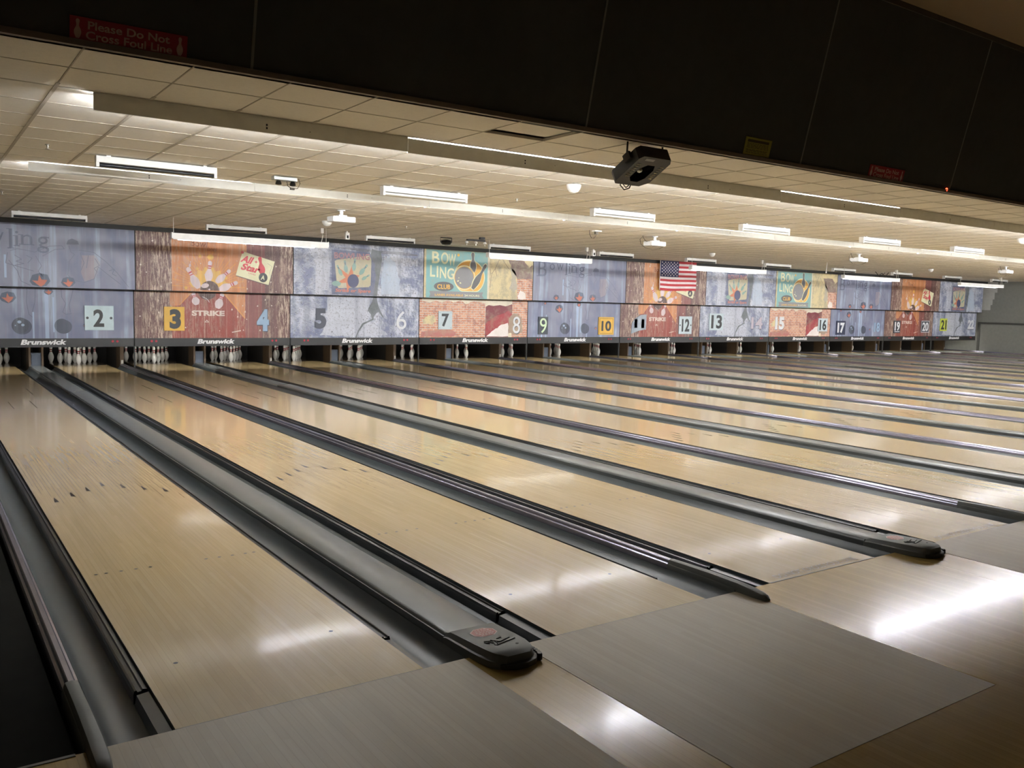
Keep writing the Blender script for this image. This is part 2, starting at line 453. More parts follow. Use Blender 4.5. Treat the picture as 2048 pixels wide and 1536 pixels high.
# bulkhead over the foul line, leaning toward the seats as it rises
TB = math.tan(.228)
def bulk(z, off=0.0): return 2.2785 - (z - CZ) * TB - off
kb = MB(); zt = 4.65
kb.prism([(bulk(CZ - .0), CZ - .0), (bulk(zt), zt), (bulk(zt) + .12, zt), (bulk(CZ) + .12, CZ)], 'x', XLFT, XR)
struct(kb.build('wall_bulkhead', [M_BULK]))
tr = MB(); tr.prism([(bulk(CZ - .012, .012), CZ - .012), (bulk(CZ + .02, .012), CZ + .02), (bulk(CZ + .02) , CZ + .02), (bulk(CZ) + .03, CZ - .012)], 'x', XLFT, XR)
struct(tr.build('trim_3', [mat('bulkhead_edge', (112, 102, 92), 0.5)]))
tr = MB(); tr.prism([(bulk(zt - .05, .012), zt - .05), (bulk(zt, .012), zt), (bulk(zt), zt), (bulk(zt - .05), zt - .05)], 'x', XLFT, XR)
struct(tr.build('trim_4', [mat('bulkhead_edge_dark', (70, 66, 58), 0.5)]))
tb = MB()
x = 1.033 - 2.682
while x < XR:
    a, b = CZ + .02, zt - .05
    tb.prism([(bulk(a, .004), a), (bulk(b, .004), b), (bulk(b), b), (bulk(a), a)], 'x', x - .009, x + .009); x += 2.682
struct(tb.build('trim_5', [M_STRIP]))
cc = MB(); cc.box(XLFT, XR, -7.0, bulk(zt), zt, zt + .05); struct(cc.build('ceiling', [M_CEILC]))
# walls
wb = MB(); wb.box(XR, XR + .1, -7.0, YB, -.25, 4.7); struct(wb.build('wall_right', [M_SIDE]))
wb = MB(); wb.box(XLFT - .1, XLFT, -7.0, YB, -.25, 4.7); struct(wb.build('wall_left', [mat('left_wall', (120, 112, 98), 0.7)]))
wb = MB(); wb.box(XLFT, XR, YB, YB + .1, -.25, 3.4); struct(wb.build('wall_back', [M_BLACK]))
wb = MB(); wb.box(XLFT, XR, -7.1, -7.0, -.25, 4.7); struct(wb.build('wall_front', [mat('front_wall', (120, 98, 72), 0.7)]))
# black band above the murals
tb = MB(); tb.box(XLFT, XR, YU + .03, YU + .12, ZT - .02, CZ); struct(tb.build('trim_6', [mat('mural_band', (48, 49, 50), 0.55)]))
# stepped pale patch and trim frame on the right wall
pb = MB()
P = [(16.62, 1.80), (16.04, 1.80), (16.04, 2.02), (15.97, 2.02), (15.97, 2.26), (15.90, 2.26), (15.90, 2.55), (15.80, 2.55), (15.80, CZ), (16.62, CZ)]
pb.prism(P, 'x', XR - .004, XR - .0005); struct(pb.build('trim_7', [M_SIDEL]))
pb = MB(); pb.box(XR - .03, XR - .0005, 3.0, 16.5, 1.20, 1.28); pb.box(XR - .03, XR - .0005, 16.40, 16.5, 0.0, 1.20)
struct(pb.build('trim_8', [M_SIDED]))

# ================================================================ LANES
LN = ['', 'the far left of the picture', 'the ice white bolted 2 plate', 'the yellow 3 plate', 'the blue cut out 4', 'the dark stencilled 5', 'the slender white 6', 'the square 7 plate on bricks', 'the rounded 8 on bricks',
 'the lime green 9', 'the framed yellow 10 plate', 'the grey stone 11', 'the bolted pale 12 plate', 'the split 13 plate', 'the rose grey 14', 'the white 15 on bricks', 'the pale 16 plate', 'the navy 17 plate',
 'the thin pale 18', 'the underlined 19', 'the outlined 20', 'the lime 21 plate', 'the white 22']
def lane_name(n): return LN[n]
# lane bed prototype
lb = MB(); lb.box(0, LW, 0.0, 19.2, -.03, 0.0)
lane_me = lb.mesh('bowling_lane', [M_LANE])
# give the pin deck a darker synthetic end: a separate part
pdm = MB(); pdm.box(.001, LW - .001, 17.95, 19.19, 0.0, .0012)
deck_me = pdm.mesh('pin_deck', [mat('pin_deck_dark', (98, 84, 66), 0.16, coat=.6)])
bw = LW / 39; INL = mat('inlay_dark', (34, 24, 16), 0.5, spec=.2)
am = MB(); am.face([(-.016, -.09, .0008), (.016, -.09, .0008), (.003, .075, .0008), (-.003, .075, .0008)]); arrow_me = am.mesh('aiming_arrow', [INL])
dm = MB(); dm.face([(.0105 * math.cos(2 * PI * k / 12), .0105 * math.sin(2 * PI * k / 12), .0008) for k in range(12)]); dot_me = dm.mesh('aiming_dot', [INL])
rm = MB(); rm.face([(-.0045, 0, .0008), (.0045, 0, .0008), (.0045, .92, .0008), (-.0045, .92, .0008)]); range_me = rm.mesh('range_line', [INL])
def lane_marks(L, n):
    if n <= 8:
        for i in range(7): link('aiming_arrow', arrow_me, L, ((5 * (i + 1) - .5) * bw, 4.706 - abs(i - 3) * .1518, 0))
        for (x, y0) in ((.25, 12.19), (.372, 10.36), (.65, 10.36), (.785, 12.19)): link('range_line', range_me, L, (x, y0, 0))
    if n <= 5:
        for bd in (3, 5, 8, 11, 14, 26, 29, 32, 35, 37): link('aiming_dot', dot_me, L, ((bd - .5) * bw, 2.115, 0))
        for bd in (6, 33): link('floor_screw', dot_me, L, ((bd - .5) * bw, .62, 0))
fm = MB(); fm.box(0, LW, -.004, .006, -.02, .001); foul_me = fm.mesh('foul_line', [mat('foul_line_brown', (84, 68, 48), .5)])

def gutter_profile(sgn, x):
    P = [(0, -.002), (.002, -.03), (.02, -.045), (.05, -.068), (.09, -.086), (.13, -.09), (.165, -.085), (.195, -.068), (.218, -.042), (.232, -.012)]
    return [(x + sgn * t, z) for t, z in P]
g_me = {}; r_me = {}; rr_me = {}
for sg in (-1, 1):
    g = MB(); g.sheet(gutter_profile(sg, 0), .004, 17.8, segs=1)
    g_me[sg] = g.mesh('gutter', [M_GUT], smooth=True)
    r = MB(); r.prism([(sg * .004, -.05), (sg * .004, -.014), (sg * .024, -.010), (sg * .028, -.018), (sg * .044, -.020), (sg * .048, -.012), (sg * .056, -.014), (sg * .060, -.028), (sg * .06, -.07)][::sg], 'y', .45, 17.6)
    r.prism([(sg * .004, -.05), (sg * .004, -.018), (sg * .052, -.024), (sg * .06, -.07)][::sg], 'y', .02, .43)
    r_me[sg] = r.mesh('bumper_rail', [M_RAIL])
for n in range(1, 23):
    x = lanex(n)
    L = link('bowling_lane', lane_me, loc=(x, 0, 0)); tag(L, 'maple bowling lane running up to %s' % lane_name(n), 'bowling lane', 'maple lanes')
    link('pin_deck', deck_me, L); link('foul_line', foul_me, L); lane_marks(L, n)
    for sg, xx, w_ in ((-1, x, 'left'), (1, x + LW, 'right')):
        G = link('gutter', g_me[sg], loc=(xx, 0, 0)); tag(G, 'dark gutter, %s side of the lane to %s' % (w_, lane_name(n)), 'gutter', 'lane gutters')
        link('bumper_rail', r_me[sg], G)
# faint foul line wording on the third and fourth lanes
for n in (3, 4):
    f = Flat(); f.text('DO NOT CROSS FOUL LINE', 0, 0, .80, .055, mat('faint_print', (132, 116, 90), .4), 1, bold=.01)
    o = f.build('foul_line_print', None)
    me = o.data
    for v in me.vertices: v.co = Vector((v.co.x, v.co.z, .0016))
    o.parent = [q for q in bpy.data.objects if q.name.startswith('bowling_lane') and abs(q.location.x - lanex(n)) < .01][0]
    o.location = (.12, .035, 0)

# thin dividers between pairs (aluminium ridge) and the outer one beside the runway
def thin_divider(x, label):
    r = empty('lane_divider', (x, 0, 0), label, 'lane divider', 'narrow metal dividers')
    if 'me' not in thin_divider.__dict__:
        b = MB(); b.prism([(-.036, -.09), (-.036, .010), (-.032, .018), (-.02, .022), (-.017, .036), (-.010, .044), (.010, .044), (.017, .036), (.020, .022), (.032, .018), (.036, .010), (.036, -.09)][::-1], 'y', .55, 17.8)
        thin_divider.me = b.mesh('divider_body', [M_ALU], smooth=True)
        c = MB()
        c.prism([(-.036, -.06), (-.036, .004), (-.032, .018), (-.02, .024), (.02, .024), (.032, .018), (.036, .004), (.036, -.06)][::-1], 'y', .005, .55)
        # nose that rides onto the approach and rounds off
        secs = [(.55, .047, .030), (.40, .052, .030), (.20, .056, .031), (.0, .054, .032), (-.08, .048, .032), (-.15, .040, .030), (-.19, .028, .026), (-.205, .012, .018)]
        ring = []
        for (y, h, wd) in secs:
            ring.append([(-wd, y, .002), (-wd, y, h * .55), (-wd * .75, y, h * .9), (0, y, h), (wd * .75, y, h * .9), (wd, y, h * .55), (wd, y, .002)])
        for a, b2 in zip(ring[:-1], ring[1:]):
            for k in range(6): c.face([a[k], b2[k], b2[k + 1], a[k + 1]])
        c.face(ring[0][::-1]); c.face(ring[-1])
        thin_divider.nose = c.mesh('divider_nose', [M_NOSE], smooth=True)
    link('divider_body', thin_divider.me, r); link('divider_nose', thin_divider.nose, r)
    return r
thin_divider(-(D2 - LW) / 2 - .004, 'narrow metal divider nearest the camera, beside the black runway')
for k in range(1, 11):
    thin_divider(k * PP - (D2 - LW) / 2, 'narrow metal divider left of the lane to %s' % LN[2 * k + 1])
thin_divider(lanex(22) + LW + (D2 - LW) / 2, 'narrow metal divider farthest right, against the grey side wall')

# wide ball-return caps inside each pair
def wide_divider(x, label, detail):
    r = empty('ball_return_cap', (x, 0, 0), label, 'ball return cap', 'wide grey ball return caps')
    if 'me' not in wide_divider.__dict__:
        b = MB()
        b.prism([(-.135, -.08), (-.135, .008), (-.134, .020), (-.126, .020), (-.122, .030), (-.116, .034), (-.108, .028), (-.100, .034), (.112, .034), (.128, .026), (.135, .004), (.135, -.08)][::-1], 'y', .24, 12.1)
        wide_divider.me = b.mesh('cap_body', [M_CAPG], smooth=True)
        b = MB(); b.prism([(-.135, -.08), (-.135, .004), (-.126, .016), (-.118, .026), (.112, .026), (.128, .020), (.135, .002), (.135, -.08)][::-1], 'y', 12.11, 17.8)
        wide_divider.far = b.mesh('cap_extension', [mat('cap_far_grey', (104, 108, 108), .25)], smooth=True)
        c = MB(); secs = [(.235, .138, .036), (.20, .138, .052), (.1, .138, .060), (0, .137, .066), (-.08, .132, .070), (-.14, .120, .070), (-.18, .100, .068), (-.205, .07, .062)]
        ring = []
        for (y, wd, h) in secs:
            ring.append([(-wd, y, .002 if y < 0 else -.08), (-wd * 1.0, y, h * .45), (-wd * .93, y, h * .52), (-wd * .86, y, h * .95), (-wd * .80, y, h), (wd * .80, y, h), (wd * .90, y, h * .93), (wd, y, h * .5), (wd, y, .002 if y < 0 else -.08)])
        for a, b2 in zip(ring[:-1], ring[1:]):
            for k in range(8): c.face([a[k], b2[k], b2[k + 1], a[k + 1]])
        c.face(ring[0][::-1]); c.face(ring[-1])
        wide_divider.nose = c.mesh('cap_nose', [M_NOSE], smooth=True)
        d = MB()   # bumper skirt under the nose
        P = [(-.11, .02), (-.128, -.08), (-.112, -.15), (-.08, -.205), (-.03, -.232), (.03, -.236), (.085, -.22), (.122, -.18), (.138, -.12), (.130, .0)]
        d.prism(P[::-1], 'z', .002, .030)
        wide_divider.skirt = d.mesh('cap_skirt', [mat('skirt_dark', (56, 57, 54), .5)], bevel=.006)
        e = MB()
        for q in range(6):
            a = -1.25 + q * .32; e.lathe([(.012, 0), (.014, .006), (.014, .026), (.010, .032)], (.118 + .016 * math.cos(a), -.125 + .070 * math.sin(a), .004), 10)
        wide_divider.knob = e.mesh('ribbed_knob', [M_RAIL], smooth=True)
    link('cap_body', wide_divider.me, r); link('cap_extension', wide_divider.far, r); link('cap_nose', wide_divider.nose, r); link('cap_skirt', wide_divider.skirt, r); link('ribbed_knob', wide_divider.knob, r)
    if detail:
        if 'st' not in wide_divider.__dict__:
            s = MB(); red = mat('sticker_red', (172, 66, 60), .35); wh = mat('sticker_white', (206, 168, 158), .4)
            def octa(rx, ry, z, mi): s.face([(-.002 + rx * math.cos(PI / 8 + k * PI / 4), .088 + ry * math.sin(PI / 8 + k * PI / 4), z) for k in range(8)], mi)
            octa(.070, .056, .0635, 1); octa(.064, .050, .0642, 0)
            random.seed(3)
            for row, yy in enumerate((.122, .105, .088, .071, .056)):
                xx = -.045 + .012 * abs(row - 2) / 2
                while xx < .040 - .012 * abs(row - 2) / 2:
                    wdt = random.uniform(.008, .017); s.face([(xx, yy - .004, .0648), (xx + wdt, yy - .004, .0648), (xx + wdt, yy + .004, .0648), (xx, yy + .004, .0648)], 1); xx += wdt + .005
            wide_divider.st = s.mesh('octagonal_sticker', [red, wh])
            e = MB()
            for (a, b2) in (((-.07, -.02), (-.03, -.035)), ((-.03, -.035), (-.05, -.085)), ((-.075, -.03), (-.06, -.055)), ((-.055, -.035), (-.045, -.06)), ((-.035, -.02), (-.01, -.06)), ((-.01, -.06), (.06, -.035)), ((-.045, -.088), (.075, -.06)), ((.0, -.02), (.03, -.012)), ((-.02, -.045), (-.03, -.075))):
                e.tube([(a[0], a[1], .0690 + (.0 if a[1] > -.05 else .0025)), (b2[0], b2[1], .0690 + (.0 if b2[1] > -.05 else .0025))], .0028, 6)
            e.lathe([(.007, 0), (.007, .002)], (.05, -.115, .0695), 10)
            wide_divider.em = e.mesh('moulded_emblem', [mat('emblem_dark', (48, 49, 46), .5)])
        link('octagonal_sticker', wide_divider.st, r); link('moulded_emblem', wide_divider.em, r)
    return r
for k in range(11):
    wide_divider(k * PP + LW + (D1 - LW) / 2, 'wide grey ball return cap left of the lane to %s' % LN[2 * k + 2], k < 3)

# ---------------------------------------------------------------- kickbacks and the pit
kb = MB(); kb.box(-.036, .036, 18.2, 19.4, -.12, .80, 0); kb.box(-.036, .036, 17.75, 18.2, -.12, .80, 1); kb.box(-.038, .038, 17.735, 17.749, -.02, .80, 1)
kick_thin = kb.mesh('kickback', [M_KICKD, M_KICK]); 
sm = MB(); sm.box(-.02, .02, 17.715, 17.735, .03, .12); shine_me = sm.mesh('metal_latch', [M_BRONZE])
kb = MB()
for s_ in (-1, 1):
    kb.box(s_ * .120 - .018, s_ * .120 + .018, 18.2, 19.4, -.12, .80, 0); kb.box(s_ * .120 - .018, s_ * .120 + .018, 17.75, 18.2, -.12, .80, 1); kb.box(s_ * .120 - .019, s_ * .120 + .019, 17.735, 17.749, -.02, .80, 1)
kick_wide = kb.mesh('kickback', [M_KICKD, M_KICK])
bm_ = MB(); bm_.box(-.10, .10, 17.80, 17.84, -.1, .30); bm_.box(-.085, .085, 17.785, 17.80, .05, .27); door_me = bm_.mesh('access_door', [M_BLUEG])
xs = []
for k in range(0, 12):
    x = k * PP - (D2 - LW) / 2
    K = link('kickback_partition', kick_thin, loc=(x, 0, 0))
    tag(K, ('pin deck partition left of %s' % LN[2 * k + 1]) if 0 < k < 11 else ('pin deck partition wall left of lane 1' if k == 0 else 'pin deck partition wall right of lane 22'), 'partition', 'pin deck partitions')
    link('metal_latch', shine_me, K)
for k in range(11):
    x = k * PP + LW + (D1 - LW) / 2
    K = link('kickback_partition', kick_wide, loc=(x, 0, 0)); tag(K, 'double partition with blue grey door left of the pins under %s' % LN[2 * k + 2], 'partition', 'double partitions with blue grey doors')
    link('access_door', door_me, K)

# ---------------------------------------------------------------- pins
pm = MB(); prof = [(d / 2 * .0254, h * .0254) for h, d in PINP] + [(.002, 15 * .0254)]
hs = [h for h, d in PINP] + [15]
mis = [1 if (9.3 <= hs[j] < 10.0 or 10.8 <= hs[j] < 11.7) else 0 for j in range(len(hs) - 1)]
pm.lathe(prof, segs=18, mis=mis); pin_me = pm.mesh('bowling_pin', [M_PIN, M_RED], smooth=True)
RACK = [(0, 0, 'head pin'), (-.1524, .264, 'pin left in second row'), (.1524, .264, 'pin right in second row'),
        (-.3048, .528, 'pin left in third row'), (0, .528, 'pin middle of third row'), (.3048, .528, 'pin right in third row'),
        (-.4572, .792, 'pin far left at back'), (-.1524, .792, 'pin inner left at back'), (.1524, .792, 'pin inner right at back'), (.4572, .792, 'pin far right at back')]
for n in range(1, 21):
    for dx, dy, nm in RACK:
        o = link('bowling_pin', pin_me, loc=(lanex(n) + LW / 2 + dx, 18.288 + dy, .0012))
        tag(o, 'white %s, below %s' % (nm, lane_name(n)), 'bowling pin', 'bowling pins standing in racks')


# ================================================================ MURALS ON THE MASKING UNITS
W_ = PP - .022
A = lambda nm, rgb, kind, amt=1.0: art_mat('print_' + nm, rgb, kind, amt)
STEEL = A('steel', (140, 144, 164), 'steel'); STEELI = A('steel_ink', (88, 92, 114), 'steel', .3); STEELD = A('steel_dark', (66, 72, 86), 'steel', .3)
RUST = A('rust_flake', (200, 118, 98), 'plain'); HOLE = A('flake_shadow', (78, 88, 108), 'steel', .3)
STRK = A('steel_streak', (176, 194, 218), 'steel', .4)
SKETCH = A('sketch_line', (104, 106, 126), 'steel', .2); SKIN = A('sketch_wash', (164, 152, 158), 'steel', .5)
WOOD = A('wood', (108, 74, 72), 'wood'); WOODR = A('wood_wine', (138, 82, 78), 'wood', .35); ORANGE = A('wood_orange', (208, 138, 88), 'wood', .5)
DRED = A('wood_red', (148, 66, 56), 'wood', .5); GLOW = A('wood_glow', (234, 186, 90), 'wood', .3); RAY = A('wood_ray', (226, 158, 78), 'wood', .4)
PINW = A('print_pin', (232, 214, 218), 'wood', .25); PRED = A('print_red', (186, 62, 66), 'plain'); PBALL = A('print_ball', (84, 58, 54), 'wood', .3)
CREAMT = A('cream_text', (232, 216, 206), 'wood', .2)
CONC = A('concrete', (128, 136, 166), 'concrete'); CRACK = A('crack', (92, 98, 102), 'concrete', .15); CLIGHT = A('concrete_light', (192, 196, 208), 'concrete', .8)
NAVY = A('poster_navy', (86, 92, 122), 'concrete', .2); PCREAM = A('poster_cream', (200, 192, 160), 'concrete', .2); PINK = A('poster_pink', (172, 118, 122), 'concrete', .2)
POR = A('poster_orange', (208, 132, 100), 'plain'); PNB = A('poster_ball', (72, 74, 108), 'plain'); PGR = A('poster_green', (132, 168, 158), 'concrete', .2); SCR = A('poster_script', (214, 128, 104), 'plain')
TEAL = A('teal', (132, 184, 186), 'plaster', .35); PYEL = A('poster_yellow', (236, 186, 84), 'plaster', .2); PGREY = A('poster_grey', (142, 142, 144), 'plain'); PIVO = A('poster_ivory', (234, 232, 196), 'plaster', .25)
PDG = A('poster_dark', (98, 96, 98), 'plain'); PLAST = A('plaster', (222, 206, 160), 'plaster'); PLCR = A('plaster_cream', (236, 226, 204), 'plaster', .4)
BRICK = A('brick', (200, 132, 104), 'brick'); ROUGH = A('rough', (132, 106, 104), 'plaster', 1.0); MAROON = A('maroon', (156, 46, 58), 'plaster', .35)
MAROOND = A('maroon_dark', (118, 42, 54), 'plaster', .4); WHT = A('worn_white', (240, 232, 228), 'plaster', .2)
K_DARK = mat('number_dark', (52, 54, 58), .5); K_WHITE = mat('number_white', (228, 230, 234), .5); K_PLATE = mat('plate_pale', (196, 210, 216), .45)

def art_bowlers(U, L, first):
    U.rect(0, ZS, W_, ZT, STEEL); L.rect(0, ZF, W_, ZS, STEEL)
    for x, w_, z0, z1 in ((.46, .05, ZF, 1.55), (.62, .03, ZF, 1.3), (1.02, .04, 1.86, 2.3), (1.72, .07, ZF, 1.66), (1.86, .03, .8, 1.5), (1.5, .03, ZF, 1.2), (.34, .03, ZF, 1.1), (2.1, .03, ZF, .95)):
        (L if z0 < ZS - .01 else U).rect(x, z0, x + w_, z1, STRK, 1.3)
    # the word across the top, in big worn roman letters
    x = .16
    for ch, wd, z0, z1 in (('B', .36, 2.36, 2.78), ('o', .21, 2.55, 2.72), ('w', .28, 2.55, 2.72), ('l', .07, 2.42, 2.80), ('i', .06, 2.47, 2.76), ('n', .24, 2.50, 2.70), ('g', .26, 2.36, 2.68)):
        U.text(ch, x, z0, x + wd * .82, z1, STEELI, 2)
        if ch in 'lin': U.rect(x - .03, z0, x + wd * .82 + .03, z0 + .018, STEELI, 3); U.rect(x - .04, z1 - .012 if ch != 'i' else z1 - .1, x + .03, z1 if ch != 'i' else z1 - .085, STEELI, 3)
        if ch == 'B': U.rect(x - .05, z1 - .02, x + .06, z1, STEELI, 3); U.rect(x - .05, z0, x + .06, z0 + .02, STEELI, 3)
        x += wd + .035
    # sketched bowlers
    b1 = [(2.11, 2.57), (2.138, 2.639), (2.208, 2.672), (2.313, 2.63), (2.33, 2.56), (2.11, 2.55)]
    U.poly(b1, SKETCH, 2)
    U.poly([(2.38, 2.35), (2.62, 2.36), (2.72, 2.2), (2.62, 1.9), (2.42, 1.83), (2.36, 2.0)], SKIN, 1.5)
    for P in ([(2.15, 2.53), (2.185, 2.40), (2.25, 2.36)], [(2.33, 2.45), (2.6, 2.42), (2.83, 2.237), (3.03, 2.03), (3.25, 1.74)], [(2.25, 2.36), (2.15, 2.22), (2.12, 1.95), (2.2, 1.86)],
              [(2.245, 1.842), (2.42, 1.81), (2.6, 1.89), (2.68, 2.13), (2.9, 1.95), (3.1, 1.79)], [(2.35, 2.4), (2.42, 2.2), (2.36, 2.05)], [(2.5, 2.35), (2.46, 2.1)], [(2.62, 2.3), (2.7, 2.16), (2.6, 2.1), (2.66, 2.02)],
              [(2.88, 2.06), (2.98, 2.1), (2.94, 2.0), (3.02, 1.96)], [(1.085, 2.343), (1.05, 2.14), (1.18, 2.1), (1.39, 2.04), (1.52, 2.0)], [(1.13, 2.38), (1.25, 2.42), (1.4, 2.4), (1.55, 2.37), (1.8, 2.5), (2.02, 2.52), (2.07, 2.46), (1.9, 2.44), (1.68, 2.3)],
              [(1.2, 2.3), (1.32, 2.22), (1.22, 2.18), (1.36, 2.14), (1.2, 2.1)], [(1.56, 2.3), (1.66, 2.11), (1.6, 2.0), (1.68, 1.9)], [(1.1, 2.2), (1.24, 2.0), (1.3, 1.8), (1.46, 1.72)], [(1.4, 2.3), (1.5, 2.25), (1.42, 2.15)]):
        U.line(P, .012, SKETCH, 2)
    for P in ([(2.02, 1.67), (2.03, 1.5), (2.1, 1.38), (2.04, 1.2), (2.1, 1.16), (2.2, 1.18)], [(2.24, 1.67), (2.2, 1.5), (2.16, 1.35), (2.18, 1.2)], [(1.42, 1.67), (1.40, 1.4), (1.44, 1.15), (1.5, 1.1)], [(1.56, 1.67), (1.55, 1.4), (1.5, 1.2)]):
        L.line(P, .012, SKETCH, 2)
    for bx, bz, r in ((1.285, .93, .15), (2.02, .93, .135)):
        L.ell(bx + .03, bz - .02, r * 1.15, r * 1.05, STEELD, 1.6); L.ell(bx, bz, r, r * 1.05, A('steel_ball', (58, 62, 68), 'steel', .25) if bx < 1.5 else STEELD, 2)
    L.ell(1.27, 1.0, .035, .03, STRK, 3); L.ell(1.33, .94, .03, .025, STRK, 3); L.ell(1.2, .93, .012, .012, STRK, 3)
    # peeling flakes with rusty undersides
    for (F_, x, z, r, q) in ((U, 1.62, 1.80, .14, 0), (U, 2.12, 1.79, .10, 1), (U, .80, 1.78, .075, 2), (L, .58, 1.62, .045, 3), (L, 1.79, 1.60, .065, 4), (L, 1.08, 1.46, .11, 5), (L, 2.45, .93, .04, 6)):
        up = ZS + .012 if F_ is U else ZF
        hole = [(x - r * 1.25, z), (x - r * .9, z + r * .9), (x, z + r * 1.2), (x + r, z + r), (x + r * 1.35, z + r * .1), (x + r * .8, z - r * .6), (x, z - r * .9), (x - r * .9, z - r * .5)]
        flake = [(x - r * .95, z + r * .15), (x - r * .2, z + r * .1), (x - r * .05, z + r * .95), (x + r * .25, z + r * .3), (x + r * .95, z + r * .25), (x + r * .6, z - r * .35), (x + r * .15, z - r * .8), (x - r * .35, z - r * .35)]
        cl = (lambda P: [(a, max(b_, up)) for a, b_ in P]) if F_ is U else (lambda P: [(a, min(b_, ZS - .014)) for a, b_ in P])
        F_.poly(cl(hole), HOLE, 2); F_.poly(cl(flake), RUST, 3)

def art_strike(U, L, card_ball=True):
    U.rect(0, ZS, W_, ZT, WOOD); L.rect(0, ZF, W_, ZS, WOOD)
    U.rect(.71, ZS, 2.31, ZT, ORANGE, 1.5); U.rect(2.31, ZS, 2.72, ZT, WOODR, 1.5); L.rect(2.33, ZF, 2.72, ZS, WOODR, 1.5)
    L.rect(.76, ZF, 2.34, ZS, DRED, 1.5)
    L.poly([(.71, ZS), (1.2, ZS), (.91, 1.38), (.76, 1.36), (.71, 1.4)], ORANGE, 2); L.poly([(1.83, ZS), (2.34, ZS), (2.34, 1.09)], ORANGE, 2)
    L.line([(1.17, ZS - .01), (.91, 1.38)], .02, RAY, 2.5); L.line([(1.86, ZS - .01), (2.33, 1.12)], .02, RAY, 2.5)
    cx, cz = 1.49, 1.78
    for k in range(-17, 18):
        a = k * PI / 34 * .98; r0, r1 = .2, (.78 if k % 2 else .62)
        P = [(cx + r0 * math.sin(a - .02), cz + r0 * math.cos(a - .02)), (cx + r1 * math.sin(a - .012), cz + r1 * math.cos(a - .012)), (cx + r1 * math.sin(a + .012), cz + r1 * math.cos(a + .012)), (cx + r0 * math.sin(a + .02), cz + r0 * math.cos(a + .02))]
        P = [(x, max(z, ZS + .008)) for x, z in P]; U.poly(P, RAY, 2)
    U.poly([(cx + (.36 + .08 * (k % 2)) * math.cos(PI * k / 16), max(ZS + .008, cz + (.38 + .08 * (k % 2)) * math.sin(PI * k / 16))) for k in range(17)], GLOW, 2.5)
    for x, z in ((1.24, 2.18), (1.0, 1.76), (1.85, 2.0), (1.3, 2.45), (1.95, 1.82)): U.star(x, z, .05, .022, 5, GLOW, 3)
    for (bx, bz, tx, tz) in ((1.47, 1.90, 1.515, 2.36), (1.27, 1.76, 1.03, 2.20), (1.64, 1.90, 1.95, 2.18), (1.70, 1.74, 2.11, 1.92)):
        U.pin(bx, bz, tx, tz, PINW, 4, PRED, 1.15)
    U.ell(1.52, 2.44, .07, .055, GLOW, 3); U.pin(1.08, 2.2, 1.1, 2.33, PINW, 3, PRED)
    L.pin(1.28, 1.40, 1.2, ZS - .02, PINW, 4, PRED, 1.9); L.pin(1.72, 1.33, 1.84, ZS - .02, PINW, 4, PRED, 1.6)
    r = .205; n = 30
    up = [(cx + .01 + r * math.cos(PI * k / n + .15 * (0)), 1.72 + r * math.sin(PI * k / n)) for k in range(n + 1)]
    U.poly([(x, max(z, ZS + .01)) for x, z in up], PBALL, 5)
    L.poly([(cx + .01 + r * math.cos(PI + PI * k / n), min(1.72 + r * math.sin(PI + PI * k / n), ZS - .016)) for k in range(n + 1)], PBALL, 5)
    U.ell(1.40, 1.82, .085, .05, PINW, 6, rot=.2); U.ell(1.49, 1.74, .022, .02, PINW, 6)
    L.line([(1.4, 1.58), (1.5, 1.53), (1.55, 1.46)], .012, PINW, 6)
    L.text('STRIKE', 1.168, 1.16, 1.88, 1.28, CREAMT, 4, bold=.05)
    L.poly([(1.49, 1.08), (1.44, 1.02), (1.54, 1.02)], CREAMT, 3); L.poly([(1.49, 1.06), (1.465, 1.03), (1.515, 1.03)], DRED, 4)
    L.line([(2.04, .80), (2.24, .84)], .022, CREAMT, 3)
    U.text('Bowl', 1.1, 2.66, 1.45, 2.80, A('strike_brown', (150, 84, 50), 'wood', .3), 3, bold=.02, rot=-.08); U.text('lanes', 1.46, 2.57, 1.66, 2.66, A('strike_brown', (150, 84, 50), 'wood'), 3, shear=.3)
    # the tilted card
    c = [(2.218, 2.602), (2.949, 2.408), (2.804, 1.876), (2.066, 2.07)]
    sh = [(x + .012, z - .02) for x, z in c]; U.poly(sh, A('card_edge', (92, 72, 68), 'plain'), 4); U.poly(c, PIVO, 5)
    rr = A('card_red', (204, 66, 78), 'plain')
    U.text('All', 2.19, 2.37, 2.43, 2.53, rr, 6, bold=.04, shear=.35, rot=-.2); U.text('Star', 2.19, 2.20, 2.60, 2.355, rr, 6, bold=.04, shear=.35, rot=-.2)
    U.text('LANES', 2.35, 2.115, 2.51, 2.145, rr, 6, rot=-.25)
    U.pin(2.67, 2.10, 2.60, 2.50, rr, 6, None, 1.2); U.star(2.52, 2.38, .045, .015, 4, rr, 6)
    U.ell(2.68, 2.04, .1, .105, A('card_ball', (62, 62, 66), 'plain'), 7); U.text('A', 2.63, 1.99, 2.72, 2.09, PIVO, 8, bold=.03, shear=.2)
    U.line([(2.78, 2.36), (2.88, 2.3), (2.83, 2.15), (2.86, 2.05)], .006, PGREY, 6); U.ell(2.215, 2.58, .035, .03, PRED, 7)
    random.seed(11)
    for k in range(46):
        x, z = random.uniform(.05, 3.3), random.uniform(ZF + .03, ZT - .05); F_ = L if z < ZS - .03 else U
        if abs(z - ZS) < .04: continue
        q = random.uniform(.008, .022); F_.poly(blob([(x - q, z), (x, z - q), (x + q, z), (x, z + q * 1.5)], q * .3, 1), CREAMT, 3)

